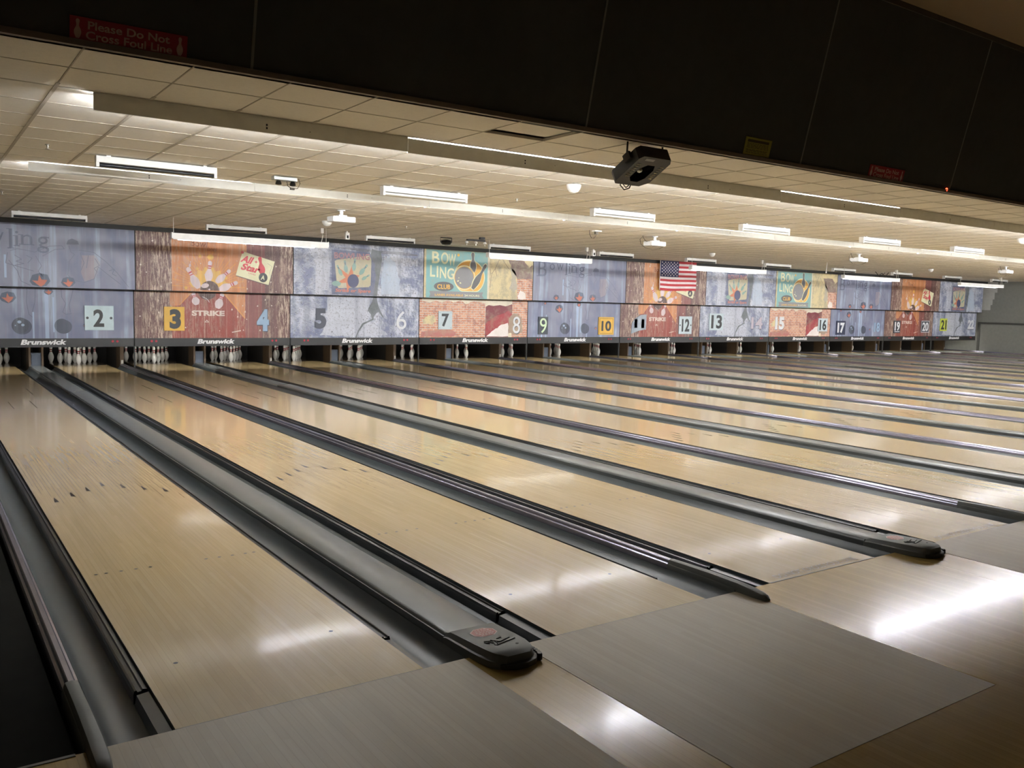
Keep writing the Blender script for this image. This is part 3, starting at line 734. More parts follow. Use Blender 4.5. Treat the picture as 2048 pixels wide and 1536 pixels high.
def art_concrete(U, L):
    U.rect(0, ZS, W_, ZT, CONC); L.rect(0, ZF, W_, ZS, CONC)
    random.seed(5)
    L.poly(blob([(.9, ZS - .04), (2.0, ZS - .04), (2.0, 1.3), (1.9, 1.1), (2.2, .95), (2.5, .75), (1.2, ZF + .03), (.7, .75), (.95, 1.1)], .025, 4), CLIGHT, 1.4)
    U.poly(blob([(2.25, 2.55), (2.42, 2.66), (2.6, 2.5), (2.72, 2.1), (2.7, ZS + .05), (2.2, ZS + .05), (2.22, 2.1)], .02, 4), A('concrete_pale', (184, 198, 216), 'concrete', .35), 1.4)
    U.poly(blob([(.55, 2.5), (.86, 2.62), (.88, 1.8), (.5, 1.75)], .03, 3), CLIGHT, 1.4)
    # faded poster
    U.poly([(.92, 2.755), (1.90, 2.735), (1.97, 2.6), (2.066, 2.469), (2.069, 2.172), (2.0, 1.705), (.926, 1.71)], NAVY, 2)
    U.poly([(1.0, 2.49), (1.05, 2.525), (1.88, 2.66), (1.93, 2.6), (1.944, 2.547), (1.93, 1.95), (1.88, 1.905), (1.10, 1.86), (1.06, 1.92)], PCREAM, 3)
    U.text('BOWLING', .985, 2.55, 1.9, 2.70, PINK, 4, bold=.03)
    U.star(1.38, 2.09, .34, .13, 6, POR, 4, rot=.2, jit=.25)
    U.ell(1.472, 2.04, .147, .16, PNB, 6)
    for (bx, bz, tx, tz) in ((1.3, 2.24, 1.25, 2.52), (1.48, 2.28, 1.52, 2.58), (1.64, 2.2, 1.84, 2.44), (1.18, 2.16, 1.06, 2.4), (1.7, 2.08, 1.9, 2.2)):
        U.pin(bx, bz, tx, tz, PGR, 5, PNB, 1.1)
    U.ell(1.045, 1.965, .115, .062, PGR, 5)
    U.text('Strike or Spare', 1.02, 1.745, 1.93, 1.85, SCR, 4, bold=.02, shear=.3)
    U.poly([(1.957, 2.822), (2.191, 2.771), (2.225, 2.6), (2.205, 2.4), (2.17, 2.2), (2.152, 2.069), (2.12, 1.9), (2.11, ZS + .01), (1.995, ZS + .01), (2.03, 1.9), (2.069, 2.172), (2.03, 2.35), (2.043, 2.446), (1.97, 2.56), (1.924, 2.694)], CRACK, 5)
    U.poly(blob([(.93, 2.82), (1.95, 2.80), (2.8, 2.78), (3.2, 2.74), (3.2, 2.70), (2.3, 2.72), (1.4, 2.77)], .02, 3), A('concrete_soot', (104, 104, 118), 'concrete', .5), 3)
    L.poly([(2.104, ZS - .013), (2.199, ZS - .013), (2.212, 1.556), (2.285, 1.363), (2.396, 1.169), (2.367, 1.169), (2.25, 1.308), (2.203, 1.286), (2.121, 1.188), (2.117, 1.112), (1.852, .992), (1.714, .798), (1.669, ZF + .002), (1.634, ZF + .002), (1.714, .863), (1.817, 1.024), (2.074, 1.133), (2.038, 1.252), (1.954, 1.336), (1.977, 1.401), (2.07, 1.553)], CRACK, 3)
    random.seed(9)
    for k in range(60):
        x, z = random.uniform(.1, 3.3), random.uniform(ZF + .03, ZT - .05); F_ = L if z < ZS - .03 else U
        if abs(z - ZS) < .04: continue
        q = random.uniform(.006, .02); F_.poly(blob([(x - q, z), (x, z - q), (x + q, z), (x, z + q)], q * .4, 1), CRACK if k % 2 else CLIGHT, 2)

def art_brick(U, L):
    U.rect(0, ZS, W_, ZT, PLAST); L.rect(0, ZF, W_, ZS, BRICK)
    # the club poster
    U.rect(.06, ZS + .006, 1.93, ZT - .006, TEAL, 1.5); U.rect(1.90, ZS + .006, 1.96, ZT - .006, PLCR, 1.6)
    for i, (ch, x, z) in enumerate((('B', .22, 2.56), ('O', .48, 2.55), ('W', .70, 2.52))): U.text(ch, x, z, x + .22, z + .30, PIVO, 9, bold=.02)
    for i, (ch, x, z, wd) in enumerate((('L', .17, 2.22, .15), ('I', .36, 2.21, .05), ('N', .45, 2.19, .19), ('G', .67, 2.17, .20))): U.text(ch, x, z, x + wd, z + .29, PIVO, 9, bold=.02)
    U.star(1.0, 2.80, .05, .03, 6, PYEL, 3)
    ci = [(1.345 + .475 * math.cos(a), 2.25 + .45 * math.sin(a)) for a in [2 * PI * k / 40 for k in range(40)]]; ci = [(x, max(z, 1.87)) for x, z in ci]
    U.poly(ci, PIVO, 2); U.poly([(1.33 + (x - 1.33) * .94, max(1.88, 2.25 + (z - 2.25) * .94)) for x, z in ci], PYEL, 3)
    U.poly([(1.33 + (x - 1.33) * .82, 2.42 + abs(z - 2.25) * .5) for x, z in ci if z > 2.3], A('poster_amber', (214, 156, 62), 'plaster', .2), 4)
    U.ell(1.19, 2.23, .33, .32, PIVO, 5, 36); U.ell(1.19, 2.23, .305, .295, PYEL, 5.5, 36); U.ell(1.185, 2.23, .285, .28, PGREY, 6, 36)
    U.ell(1.0, 2.14, .03, .022, PIVO, 7, rot=.5); U.ell(1.07, 2.09, .03, .02, PIVO, 7, rot=-.4); U.ell(1.02, 2.22, .016, .013, PIVO, 7)
    U.pin(1.46, 2.38, 1.43, 2.90, PIVO, 4.5, None, 1.35); U.pin(1.46, 2.38, 1.43, 2.89, PDG, 5, None, 1.1)
    U.pin(1.42, 1.93, 1.86, 2.62, PIVO, 6.5, None, .85); U.pin(1.44, 1.95, 1.85, 2.60, PDG, 7, None, .72)
    U.ell(.58, 1.985, .29, .12, PDG, 3); U.text('CLUB', .385, 1.92, .77, 2.04, PYEL, 4, bold=.03)
    U.poly([(.157, 1.865), (1.78, 1.865), (1.74, 1.79), (1.80, 1.71), (.148, 1.71), (.19, 1.78)], PGREY, 3)
    U.text('LANES AVAILABLE', .32, 1.745, 1.16, 1.80, PYEL, 4, bold=.02); U.text('24 HOURS', 1.20, 1.745, 1.66, 1.80, PIVO, 4, bold=.02)
    # plaster, broken edge and bricks
    random.seed(21)
    U.poly(blob([(2.573, 2.741), (3.08, 2.755), (3.249, 2.576), (3.36, 2.66), (3.365, 2.27), (2.854, 2.254), (2.687, 2.465)], .018, 4), ROUGH, 2)
    U.poly([(2.854, 2.254), (3.37, 2.262), (3.37, ZS + .004), (2.87, ZS + .004)], BRICK, 2.5)
    U.poly(blob([(2.88, 1.80), (2.97, 1.95), (3.13, 1.88), (3.18, 1.71), (2.9, 1.71)], .012, 3), WHT, 3)
    U.poly(blob([(2.6, 2.55), (2.8, 2.45), (2.85, 2.0), (2.75, 1.85), (2.62, 2.0), (2.68, 2.3)], .02, 4), A('plaster_shade', (188, 180, 164), 'plaster', 1.0), 2)
    for P in ([(2.03, 2.36), (2.14, 2.5), (2.28, 2.78)], [(2.14, 2.5), (2.2, 2.3)], [(2.36, 2.76), (2.5, 2.6), (2.6, 2.5)], [(1.99, 2.0), (2.02, 2.3), (1.97, 2.5)]): U.line(P, .012, ROUGH, 2.5)
    L.poly([(.064, ZS - .012), (1.984, ZS - .012), (1.986, 1.577), (1.806, 1.606), (1.627, 1.634), (1.376, 1.544), (1.224, 1.647), (1.003, 1.579), (.83, 1.649), (.661, 1.572), (.468, 1.62), (.302, 1.565), (.065, 1.611)], PLCR, 2)
    L.rect(1.99, ZF + .002, 2.86, ZS - .012, PLCR, 1.6)
    L.poly([(2.002, 1.491), (2.091, 1.536), (2.248, 1.517), (2.458, 1.543), (2.645, 1.513), (2.857, 1.572), (2.878, 1.329), (2.758, 1.283), (2.75, ZF + .003), (1.99, ZF + .003)], MAROOND, 2)
    L.poly(blob([(2.75, 1.4), (2.86, 1.3), (2.76, 1.05), (2.5, 1.0), (2.27, .86), (2.1, .72), (2.0, .76), (2.02, 1.05), (2.25, 1.2)], .015, 4), MAROON, 2.5)
    L.poly(blob([(2.499, 1.016), (2.738, 1.062), (2.75, .69), (2.03, .69), (2.266, .861)], .014, 4), WHT, 3)
    L.rect(2.86, ZF + .002, W_ - .01, ZS - .012, BRICK, 2.2)
    L.poly(blob([(.1, 1.15), (.26, 1.232), (.44, 1.25), (.50, 1.1), (.36, 1.0), (.12, 1.02)], .02, 4), PLAST, 2)
    L.poly(blob([(.05, .70), (.05, .84), (.9, .90), (1.1, .78), (1.0, .70)], .02, 4), A('brick_wine', (176, 108, 104), 'plaster', .5), 2)
    L.poly(blob([(2.75, 1.2), (2.95, 1.34), (3.2, 1.2), (3.22, .8), (3.0, .72), (2.75, .8)], .02, 4), A('plaster_taupe', (166, 144, 126), 'plaster', .6), 2.6)

NUMS = {  # lane number: (x0,z0,x1,z1 glyph box), style, plate box
 2: ((2.60, .91, 2.80, 1.27), 'dark', (2.437, .842, 2.985, 1.345), 'plate_ice'), 3: ((.70, .875, .935, 1.30), 'dark', (.588, .835, 1.01, 1.35), 'plate_yellow'),
 4: ((2.60, .83, 2.88, 1.33), 'ice', None, None), 5: ((.59, .885, .88, 1.375), 'stencil', None, None), 6: ((2.74, .88, 3.02, 1.335), 'white', None, None),
 7: ((.64, .955, .855, 1.29), 'dark', (.545, .885, .955, 1.355), 'plate_pale'), 8: ((2.89, .78, 3.13, 1.24), 'white', None, None),
 9: ((.40, .79, .64, 1.21), 'lime', (.352, .752, .686, 1.244), 'plate_slate'), 10: ((2.65, .85, 3.02, 1.15), 'dark', (2.54, .745, 3.125, 1.26), 'plate_yellow'),
 11: ((.55, .945, .95, 1.215), 'dark', 'stone', 'plate_stone'), 12: ((2.56, .84, 2.90, 1.24), 'dark', (2.437, .763, 3.01, 1.32), 'plate_pale'),
 13: ((.50, .94, 1.0, 1.38), 'dark', (.414, .886, 1.065, 1.427), 'plate_pale'), 14: ((2.46, .936, 3.03, 1.33), 'rose', None, None),
 15: ((.30, .914, .78, 1.355), 'white', None, None), 16: ((2.74, .90, 3.12, 1.28), 'dark', (2.664, .86, 3.193, 1.33), 'plate_pale'),
 17: ((.40, .80, .82, 1.18), 'white', (.34, .735, .88, 1.246), 'plate_navy'), 18: ((2.72, .837, 3.08, 1.2), 'ice', None, None),
 19: ((.66, .89, 1.0, 1.24), 'white', (.60, .80, 1.05, 1.285), 'plate_slate'), 20: ((2.60, .88, 3.03, 1.23), 'white', (2.515, .822, 3.09, 1.293), 'plate_slate'),
 21: ((.58, .95, .98, 1.34), 'dark', (.518, .888, 1.037, 1.402), 'plate_lime'), 22: ((2.70, .97, 3.2, 1.362), 'white', None, None)}
PLC = {'plate_ice': (200, 220, 226), 'plate_yellow': (222, 176, 70), 'plate_pale': (210, 209, 210), 'plate_slate': (62, 68, 76), 'plate_stone': (154, 164, 176), 'plate_navy': (44, 50, 78), 'plate_lime': (204, 214, 82)}
NC = {'dark': K_DARK, 'white': K_WHITE, 'ice': mat('number_ice', (150, 176, 202), .4), 'stencil': mat('number_stencil', (88, 92, 104), .6), 'lime': mat('number_lime', (212, 232, 196), .5), 'rose': mat('number_rose', (196, 186, 196), .5)}
PLD = {'plate_ice': 'white plate with a dark 2', }
def number_part(n, parent):
    (x0, z0, x1, z1), st, plate, pm_ = NUMS[n]
    b = MB(); ms = [NC[st], mat(pm_, PLC[pm_], .4) if pm_ else NC[st], mat('plate_bolt', (70, 74, 78), .4), mat('number_back', (70, 74, 90), .6)]
    if plate == 'stone':
        b.prism([(.43, .77), (.735, .862), (1.03, .905), (1.035, 1.359), (.8, 1.34), (.57, 1.22), (.46, 1.1)], 'y', -.03, -.008, 1)
    elif plate:
        a0, c0, a1, c1 = plate; b.box(a0, a1, -.026, -.006, c0, c1, 1)
        if n in (3, 10):
            q = .035; ms[3] = mat('plate_rim', (150, 118, 52), .5)
            for r in ((a0 + q, a1 - q, c0 + q, c0 + q + .014), (a0 + q, a1 - q, c1 - q - .014, c1 - q), (a0 + q, a0 + q + .014, c0 + q, c1 - q), (a1 - q - .014, a1 - q, c0 + q, c1 - q)):
                if n == 10: b.box(r[0], r[1], -.029, -.0265, r[2], r[3], 3)
        if n in (2, 12):
            for xx in (a0 + .05, a1 - .05): b.lathe([(.026, -.030), (.026, -.0262)], (xx, 0, (c0 + c1) / 2), 12, [2], 'y')
        if n == 7:
            for xx in (a0 + .04, a1 - .04):
                for zz in (c0 + .04, c1 - .04): b.lathe([(.008, -.029), (.008, -.0262)], (xx, 0, zz), 8, [2], 'y')
        if n == 20:
            for r in ((a0, a1, c0, c0 + .02), (a0, a1, c1 - .02, c1), (a0, a0 + .02, c0, c1), (a1 - .02, a1, c0, c1)): b.box(r[0], r[1], -.029, -.0265, r[2], r[3], 0)
        if n == 19: b.box(x0, x1, -.029, -.0265, z0 - .045, z0 - .02, 0)
    bold = .03 if n not in (6, 8, 9) else .0
    if n in (3, 4, 5, 11, 17, 22, 15): bold = .055
    vs, fs, _ = text_polys(str(n), bold); W2, H2 = x1 - x0, z1 - z0
    y0 = -.03 if plate else -.012
    # front faces and side walls of the raised numeral
    y1 = y0 + (.004 if plate else .011)
    if plate is None and n in (8, 15, 22, 14, 4):
        for f in fs: b.face([(x0 + vs[i][0] * W2 * 1.0 + .018, -.002, z0 + vs[i][1] * H2 - .02) for i in f], 3)
    edges = {}
    for f in fs:
        b.face([(x0 + vs[i][0] * W2, y0, z0 + vs[i][1] * H2) for i in f], 0)
        for a, c in zip(f, f[1:] + f[:1]):
            k = (min(a, c), max(a, c)); edges[k] = edges.get(k, 0) + 1
    for (a, c), q in edges.items():
        if q == 1: b.face([(x0 + vs[a][0] * W2, y0, z0 + vs[a][1] * H2), (x0 + vs[c][0] * W2, y0, z0 + vs[c][1] * H2), (x0 + vs[c][0] * W2, y1, z0 + vs[c][1] * H2), (x0 + vs[a][0] * W2, y1, z0 + vs[a][1] * H2)], 0)
    o = b.build('lane_number', ms, parent); return o

# shared parts of each unit
fa = MB(); fa.box(0, W_, -.012, .05, Z0, ZF); fa.box(0, W_, -.02, .05, Z0 - .012, Z0 + .006); fa_me = fa.mesh('fascia', [M_FASC])
lt = Flat(); lt.text('Brunswick', 0, 0, .80, .105, M_WTXT, 1, bold=.045, shear=.28); lt.poly([(-.02, .0), (.01, .0), (.04, .105), (.012, .105)], M_WTXT, 1.2)
lt_me = lt.b.mesh('brand_lettering', lt.mats)
dt = MB(); 
dt.lathe([(.024, -.016), (.026, -.011)], (0, 0, 0), 12, [0], 'y')
dt_me = dt.mesh('indicator_lamp', [mat('lamp_red', (172, 40, 58), .35)])
be = MB(); be.box(-.011, W_ + .011, .004, .05, ZF, ZS + .004); beL = be.mesh('backing_frame', [M_BLACK])
be = MB(); be.box(-.011, W_ + .011, .004, .05, ZS - .014, ZT); beU = be.mesh('backing_frame', [M_BLACK])
# fill tubes added out of sight behind each fascia to brighten the pins
b = MB(); b.lathe([(.013, .1), (.013, W_ - .1)], (0, 0, 0), 8, [0], 'x'); pdl = b.mesh('added_pin_tube', [mat('tube_pins_added', (255, 255, 255), .4, emit=(1.0, .97, .9, TUBE_PINS_ADDED))])
b = MB(); b.box(.05, W_ - .05, -.03, .03, .02, .05); b.box(.1, .14, -.31, .0, .03, .045); b.box(W_ - .14, W_ - .1, -.31, .0, .03, .045); pdh = b.mesh('added_pin_channel', [M_DKG])
po = MB(); po.box(-.018, .004, .0, .045, .046, Z0); post_me = po.mesh('support_post', [M_DKG])
ART = [art_bowlers, art_strike, art_concrete, art_brick]
DESC = ['blue grey bowlers mural', 'orange strike mural', 'cracked concrete mural', 'teal poster mural']
_am = {}
for k in range(11):
    d = k % 4; x = UX0 + k * PP + .011
    if d not in _am:
        U, L = Flat(), Flat()
        if d == 0: art_bowlers(U, L, k == 0)
        else: ART[d](U, L)
        _am[d] = (U.b.mesh('mural_panel', U.mats), L.b.mesh('mural_panel', L.mats))
        for me_, (lo, hi) in zip(_am[d], ((ZS + .004, ZT), (ZF, ZS - .010))):
            for v in me_.vertices: v.co.z = min(max(v.co.z, lo), hi); v.co.x = min(max(v.co.x, 0), W_)
    a, b = 2 * k + 1, 2 * k + 2
    pu = link('mural_panel', _am[d][0], loc=(x, YU, 0)); tag(pu, '%s, upper half, above %s' % (DESC[d], LN[b]), 'mural', 'upper mural panels'); link('backing_frame', beU, pu)
    pl = link('mural_panel', _am[d][1], loc=(x, YL, 0)); tag(pl, '%s, lower half with %s' % (DESC[d], LN[b]), 'mural', 'lower mural panels')
    link('support_post', post_me, pl); link('backing_frame', beL, pl); link('fascia', fa_me, pl)
    link('added_pin_tube', pdl, pl, (0, .35, .80)); link('added_pin_channel', pdh, pl, (0, .35, .80))
    link('brand_lettering', lt_me, pl, (1.30, -.012, .548))
    [link('indicator_lamp', dt_me, pl, (q, 0, .612)) for q in (.335, .425, 2.96, 3.05)]
    for n in (a, b):
        if n in NUMS: number_part(n, pl)

# ---------------------------------------------------------------- flag
fl = MB(); FW, FH = 1.56, .89; red = mat('flag_red', (186, 56, 66), .7); wh = mat('flag_white', (236, 228, 230), .7); nv = mat('flag_navy', (44, 48, 92), .7)
nx = 40
def fy(u, v): return -.018 * math.sin(u * 7 + v * 1.5) * (.3 + v * .7) - .012 * math.sin(u * 17)
def fp(u, v, off=0.0): return (u * FW, fy(u, v) - off, -v * FH - .012 * math.sin(u * 5) * v)
for s_ in range(13):
    for i in range(nx):
        u0, u1 = i / nx, (i + 1) / nx; v0, v1 = s_ / 13, (s_ + 1) / 13
        mi = 2 if (s_ < 7 and u0 < .49) else (0 if s_ % 2 == 0 else 1)
        fl.face([fp(u0, v1), fp(u1, v1), fp(u1, v0), fp(u0, v0)], mi)
for r_ in range(9):
    nc = 6 if r_ % 2 == 0 else 5
    for c_ in range(nc):
        u = (.49 / 12) * (2 * c_ + (1 if nc == 6 else 2)); v = (7 / 13) * (r_ + 1) / 10
        P = []
        for q in range(10):
            rr_ = .033 if q % 2 == 0 else .0135; a_ = PI * q / 5; P.append(fp(u + rr_ * math.sin(a_) / FW, v - rr_ * math.cos(a_) / FH, .007))
        fl.face(P[::-1], 1)
hb = MB(); hb.prism([(-.02, -.01), (.0, -.01), (.0, .0), (-.02, .0)], 'z', -FH, .01)
o = fl.build('flag', [red, wh, nv], loc=(18.0, YU - .07, 3.0), smooth=False)
tag(o, 'stars and stripes flag hanging in front of the strike mural above number 11', 'flag')
hb.build('header_band', [wh], o)
g = MB()
for xx in (.0, 1.5): g.tube([(xx, .0, -.005), (xx, .03, .009)], .004)
g.build('hanging_hook', [M_BRONZE], o)

# ================================================================ CEILING LIGHTS
def valance_row(y, zb, zt_, label, offs, xs=.33):
    r = empty('light_valance', (xs, y, 0), label, 'light valance', 'long ceiling light valances')
    n = 15; seg = (XR - .3 - xs) / n
    for k in range(n):
        b = MB(); z_off = offs.get(k, 0); b.box(k * seg + .002, (k + 1) * seg - .002, -.009, .009, zb + z_off, zt_ + z_off)
        b.box(k * seg + .002, (k + 1) * seg - .002, .009, .014, zb + z_off, zb + z_off + .004)
        b.build('valance_board', [M_VAL], r)
    b = MB(); b.box(-.025, .025, -.006, .012, zt_ - .004, CZ - .005); bk = b.mesh('hanger_bracket', [mat('bracket_grey', (92, 88, 78), .5)])
    for k in range(n * 2 + 1): link('hanger_bracket', bk, r, (min(max(k * seg / 2, .08), n * seg - .08), 0, 0))
    b = MB()
    for k in range(n):
        xx = (k + .5) * seg
        for dz in (.028, .052): b.box(xx - .006, xx + .006, -.0105, -.0085, zb + dz, zb + dz + .014)
        b.lathe([(.004, -.0105), (.004, -.009)], (xx + .35, 0, zb + .05), 8, [0], 'y')
    b.build('slot_holes', [M_BLACK], r)
    return n, seg
def strip_lamps(y, label, group, n, seg, xs, drop=.079):
    hb_ = MB(); hb_.box(.03, seg - .03, -.018, .030, CZ - .040, CZ - .006); hb_.box(.03, .045, -.017, .02, CZ - .096, CZ - .040); hb_.box(seg - .045, seg - .03, -.017, .02, CZ - .096, CZ - .040); hme = hb_.mesh('strip_housing', [M_WHITE])
    tb_ = MB(); tb_.lathe([(.017, .05), (.017, seg - .05)], (0, 0, 0), 10, [0], 'x'); tme = tb_.mesh('fluorescent_tube', [M_TUBEC])
    for k in range(n):
        e = empty('strip_light', (xs + k * seg, y, 0), label, 'strip light', group)
        link('strip_housing', hme, e); link('fluorescent_tube', tme, e, (0, 0, CZ - drop))
n, seg = valance_row(3.53, 2.886, 3.0070, 'long dull grey ceiling valance nearest the black bulkhead, light glowing behind it', {1: -.010, 3: -.009, 6: -.003, 9: -.003})
strip_lamps(3.53 + .070, 'white fluorescent strip light tucked behind the nearer ceiling valance', 'strip lights behind the nearer valance', n, seg, .33)
n, seg = valance_row(7.557, 2.913, 3.0070, 'long bright ceiling valance halfway down the lanes, behind the hanging battens', {0: -.009, 4: -.003, 7: -.003})
strip_lamps(7.557 + .041, 'white fluorescent strip light tucked behind the farther ceiling valance', 'strip lights behind the farther valance', n, seg, .33, .071)

# battens with unlit dark tubes, facing the murals
def batten_mesh():
    if 'me' in batten_mesh.__dict__: return batten_mesh.me
    h = MB(); h.box(0, 1.2, -.05, .05, -.066, 0); hm = h.mesh('batten_housing', [M_WHITE], bevel=.004)
    e = MB(); e.box(0, .03, -.045, .045, -.112, -.06); em = e.mesh('lamp_holder', [M_WHITE])
    t_ = MB(); t_.lathe([(.016, .03), (.016, 1.17)], (0, -.022, -.088), 10, [0], 'x'); tm = t_.mesh('dark_tube', [M_UV], smooth=True); batten_mesh.wt = t_.mesh('pale_tube', [M_WHITE], smooth=True)
    batten_mesh.me = (hm, em, tm); return batten_mesh.me
XA = [.83, 4.02, 7.34, 10.50, 13.82, 16.95, 20.3, 23.6, 26.9, 30.2]; XB = [.75, 4.07, 7.47, 10.68, 14.09, 17.30, 20.67, 24.03, 27.38, 30.68, 34.1]
for lst, y, zz, lb_, gr in ((XA, 6.55, CZ - .012, 'ceiling batten by the bright valance, toward %s', 'battens in front of the bright valance'), (XB, 14.4, CZ - .012, 'ceiling batten close to the murals, above %s', 'battens close to the murals')):
    for k, x in enumerate(lst):
        e = empty('light_batten', (x, y, zz), lb_ % LN[2 * k + 2], 'batten', gr)
        hm_, em_, tm_ = batten_mesh(); link('batten_housing', hm_, e); link('lamp_holder', em_, e); link('lamp_holder', em_, e, (1.17, 0, 0)); dk_ = y > 10 or k == 0; [link('dark_tube' if dk_ else 'pale_tube', tm_ if dk_ else batten_mesh.wt, e, (0, q, 0)) for q in (0, .042)]
        s_ = MB() if 'st' not in batten_mesh.__dict__ else None
        if s_: s_.box(.1, .14, -.03, .03, 0, .012); batten_mesh.st = s_.mesh('ceiling_clip', [M_WHITE])
        link('ceiling_clip', batten_mesh.st, e); link('ceiling_clip', batten_mesh.st, e, (.96, 0, 0))

# hung lamps that light the murals
ML = 2.97
h = MB(); h.prism([(-.045, .04), (-.055, -.076), (-.045, -.076), (-.030, .0), (.08, .0), (.05, .045)], 'x', 0, ML); h.prism([(.108, -.078), (.128, -.064), (.08, .002), (.075, -.004), (.118, -.062)], 'x', .12, ML - .22); mh = h.mesh('lamp_housing', [M_WHITE])
h = MB(); h.box(-.02, 0, -.05, .08, -.06, .05); mend = h.mesh('end_plate', [M_WHITE])
h = MB(); h.lathe([(.017, .04), (.017, ML - .22)], (0, 0, 0), 10, [0], 'x'); mt = h.mesh('fluorescent_tube', [M_TUBEM])
h = MB(); h.tube([(.02, 0, .04), (.02, .01, CZ - 2.69)], .005, 6); mc0 = h.mesh('hanging_chain', [mat('chain_white', (206, 204, 198), .5)])
h = MB()
h.box(ML - .13, ML - .07, .0, .06, CZ - 2.69 - .10, CZ - 2.69); h.tube([(ML - .10, .03, CZ - 2.69 - .1), (ML - .08, .02, .18), (ML - .12, .0, .04)], .007, 6)
mc = h.mesh('power_lead', [mat('chain_white', (206, 204, 198), .5)])
for k, x in enumerate((3.20, 10.03, 16.50, 23.2, 30.0)):
    ln = ('3 and 4', '7 and 8', '11 and 12', '15 and 16', '19 and 20')[k]
    if k: ln = ('', '8 and 9', '12 and 13', '16 to 18', '20 and 21')[k]
    e = empty('hanging_strip_light', (x, 13.4, 2.685), 'lit white strip lamp hung on chains before the murals near numbers %s' % ln, 'strip light', 'lamps hung before the murals')
    link('lamp_housing', mh, e); link('end_plate', mend, e); link('end_plate', mend, e, (ML + .02, 0, 0)); link('fluorescent_tube', mt, e, (.08, .03, -.026)); link('hanging_chain', mc0, e); link('hanging_chain', mc0, e, (ML - .04, 0, 0)); link('power_lead', mc, e)

# ---------------------------------------------------------------- things on the ceiling
def projector(x, y, label, cable=True):
    r = empty('video_projector', (x, y, CZ), label, 'projector', 'white ceiling projectors')
    b = MB(); b.lathe([(.06, -.004), (.06, -.016), (.028, -.02), (.028, -.085)], segs=14); b.build('mount_pole', [M_BODY], r, smooth=True)
    b = MB(); b.box(-.07, .07, -.07, .07, -.105, -.082); b.build('mount_plate', [M_BODY], r, bevel=.006)
    b = MB(); b.box(-.19, .19, -.13, .13, -.195, -.107); b.build('projector_body', [M_BODY], r, bevel=.018)
    b = MB(); b.lathe([(.04, .125), (.045, .155), (.032, .155), (.03, .14)], (.10, 0, -.15), 16, None, 'y'); b.build('lens', [M_LENS], r, smooth=True)
    b = MB(); b.box(-.17, -.05, -.134, -.129, -.18, -.13); b.build('vent_grille', [mat('vent_grey', (176, 178, 180), .5)], r)
    if cable:
        b = MB(); b.tube([(-.30, 0, -.004), (-.40, 0, -.08), (-.38, 0, -.17), (-.25, 0, -.24), (-.08, -.02, -.265), (.08, -.04, -.25), (.15, -.1, -.20)], .006, 6)
        b.tube([(-.34, 0, -.004), (-.24, .02, -.10), (-.1, .02, -.13), (-.03, 0, -.10)], .006, 6); b.build('power_cable', [M_CABLE], r)
    return r
projector(4.90, 9.78, 'white ceiling projector nearest the camera, above the strike mural', False)
projector(11.55, 9.65, 'white ceiling projector with looping dark cable, left of the flag')
projector(18.3, 9.6, 'white ceiling projector third from the left, beyond the flag')
projector(25.4, 9.6, 'white ceiling projector farthest right, near the grey side wall')

def dome(x, y, r, label):
    b = MB(); b.lathe([(r, -.004), (r, -.02), (r * .9, -.05), (r * .6, -.085), (r * .2, -.1), (.004, -.102)], segs=20)
    o = b.build('smoke_detector', [M_WHITE], loc=(x, y, CZ), smooth=True); tag(o, label, 'smoke detector', 'white ceiling domes')
dome(5.65, 4.85, .085, 'white dome on the ceiling just behind the near valance, left of the black effect light')
dome(15.9, 4.68, .085, 'white dome on the ceiling at the right edge behind the near valance')
dome(16.2, 12.4, .075, 'small white dome on the ceiling above the flag')
dome(26.0, 12.2, .075, 'small white dome on the ceiling far down the room')
dome(5.50, 11.8, .09, 'white dome on the ceiling beside the nearest white projector')
def sprinkler(x, y, label):
    b = MB(); b.lathe([(.022, -.004), (.022, -.010), (.010, -.012), (.008, -.035), (.004, -.037), (.004, -.045), (.022, -.046), (.022, -.049)], segs=12)
    o = b.build('sprinkler_head', [M_BRONZE], loc=(x, y, CZ)); tag(o, label, 'sprinkler', 'ceiling sprinklers')
sprinkler(.36, 6.2, 'metal ceiling sprinkler left of the nearest dark tube batten')
sprinkler(5.97, 6.47, 'metal ceiling sprinkler between the second and third battens')
sprinkler(.36, 11.1, 'metal ceiling sprinkler at the left edge, above the bowlers mural')
sprinkler(7.0, 11.6, 'metal ceiling sprinkler right of the nearest white projector')

# black effect light by the bulkhead, tilted toward the lanes
r = empty('effect_light', (4.30, 2.24, 2.865), 'black octagonal effect light hanging under the bulkhead edge, round lens in its face', 'effect light')
r.rotation_euler = (math.radians(-28), 0, 0)
WE, LE, HE = .37, .40, .11; c_ = .07
oc = [(c_ * .4, 0), (WE - c_ * .5, 0), (WE, c_ * .7), (WE, LE - c_), (WE - c_, LE), (c_ * .3, LE), (0, LE - c_ * .5), (0, c_ * .6)]
hole = [(.5 * WE + .085 * sx * f1, .56 * LE + .12 * sy * f2) for sx, sy, f1, f2 in ((-.35, -1, 1, 1), (.6, -1, 1, 1), (1, -.5, 1, 1), (1, .5, 1, 1), (.55, 1, 1, 1), (-.4, 1, 1, 1), (-1, .55, 1, 1), (-1, -.45, 1, 1))]
b = MB(); i0 = len(b.v)
def rimface(z, A_, B_, mi):
    n_ = len(A_)
    for k in range(n_):
        b.face([(A_[k][0], A_[k][1], z), (A_[(k + 1) % n_][0], A_[(k + 1) % n_][1], z), (B_[(k + 1) % n_][0], B_[(k + 1) % n_][1], z), (B_[k][0], B_[k][1], z)], mi)
out8 = [oc[0], oc[1], oc[2], oc[3], oc[4], oc[5], oc[6], oc[7]]
rimface(0, out8, hole, 0); b.prism(out8, 'z', 0, HE, 0, caps=False); b.prism(hole, 'z', 0, .07, 1, caps=False)
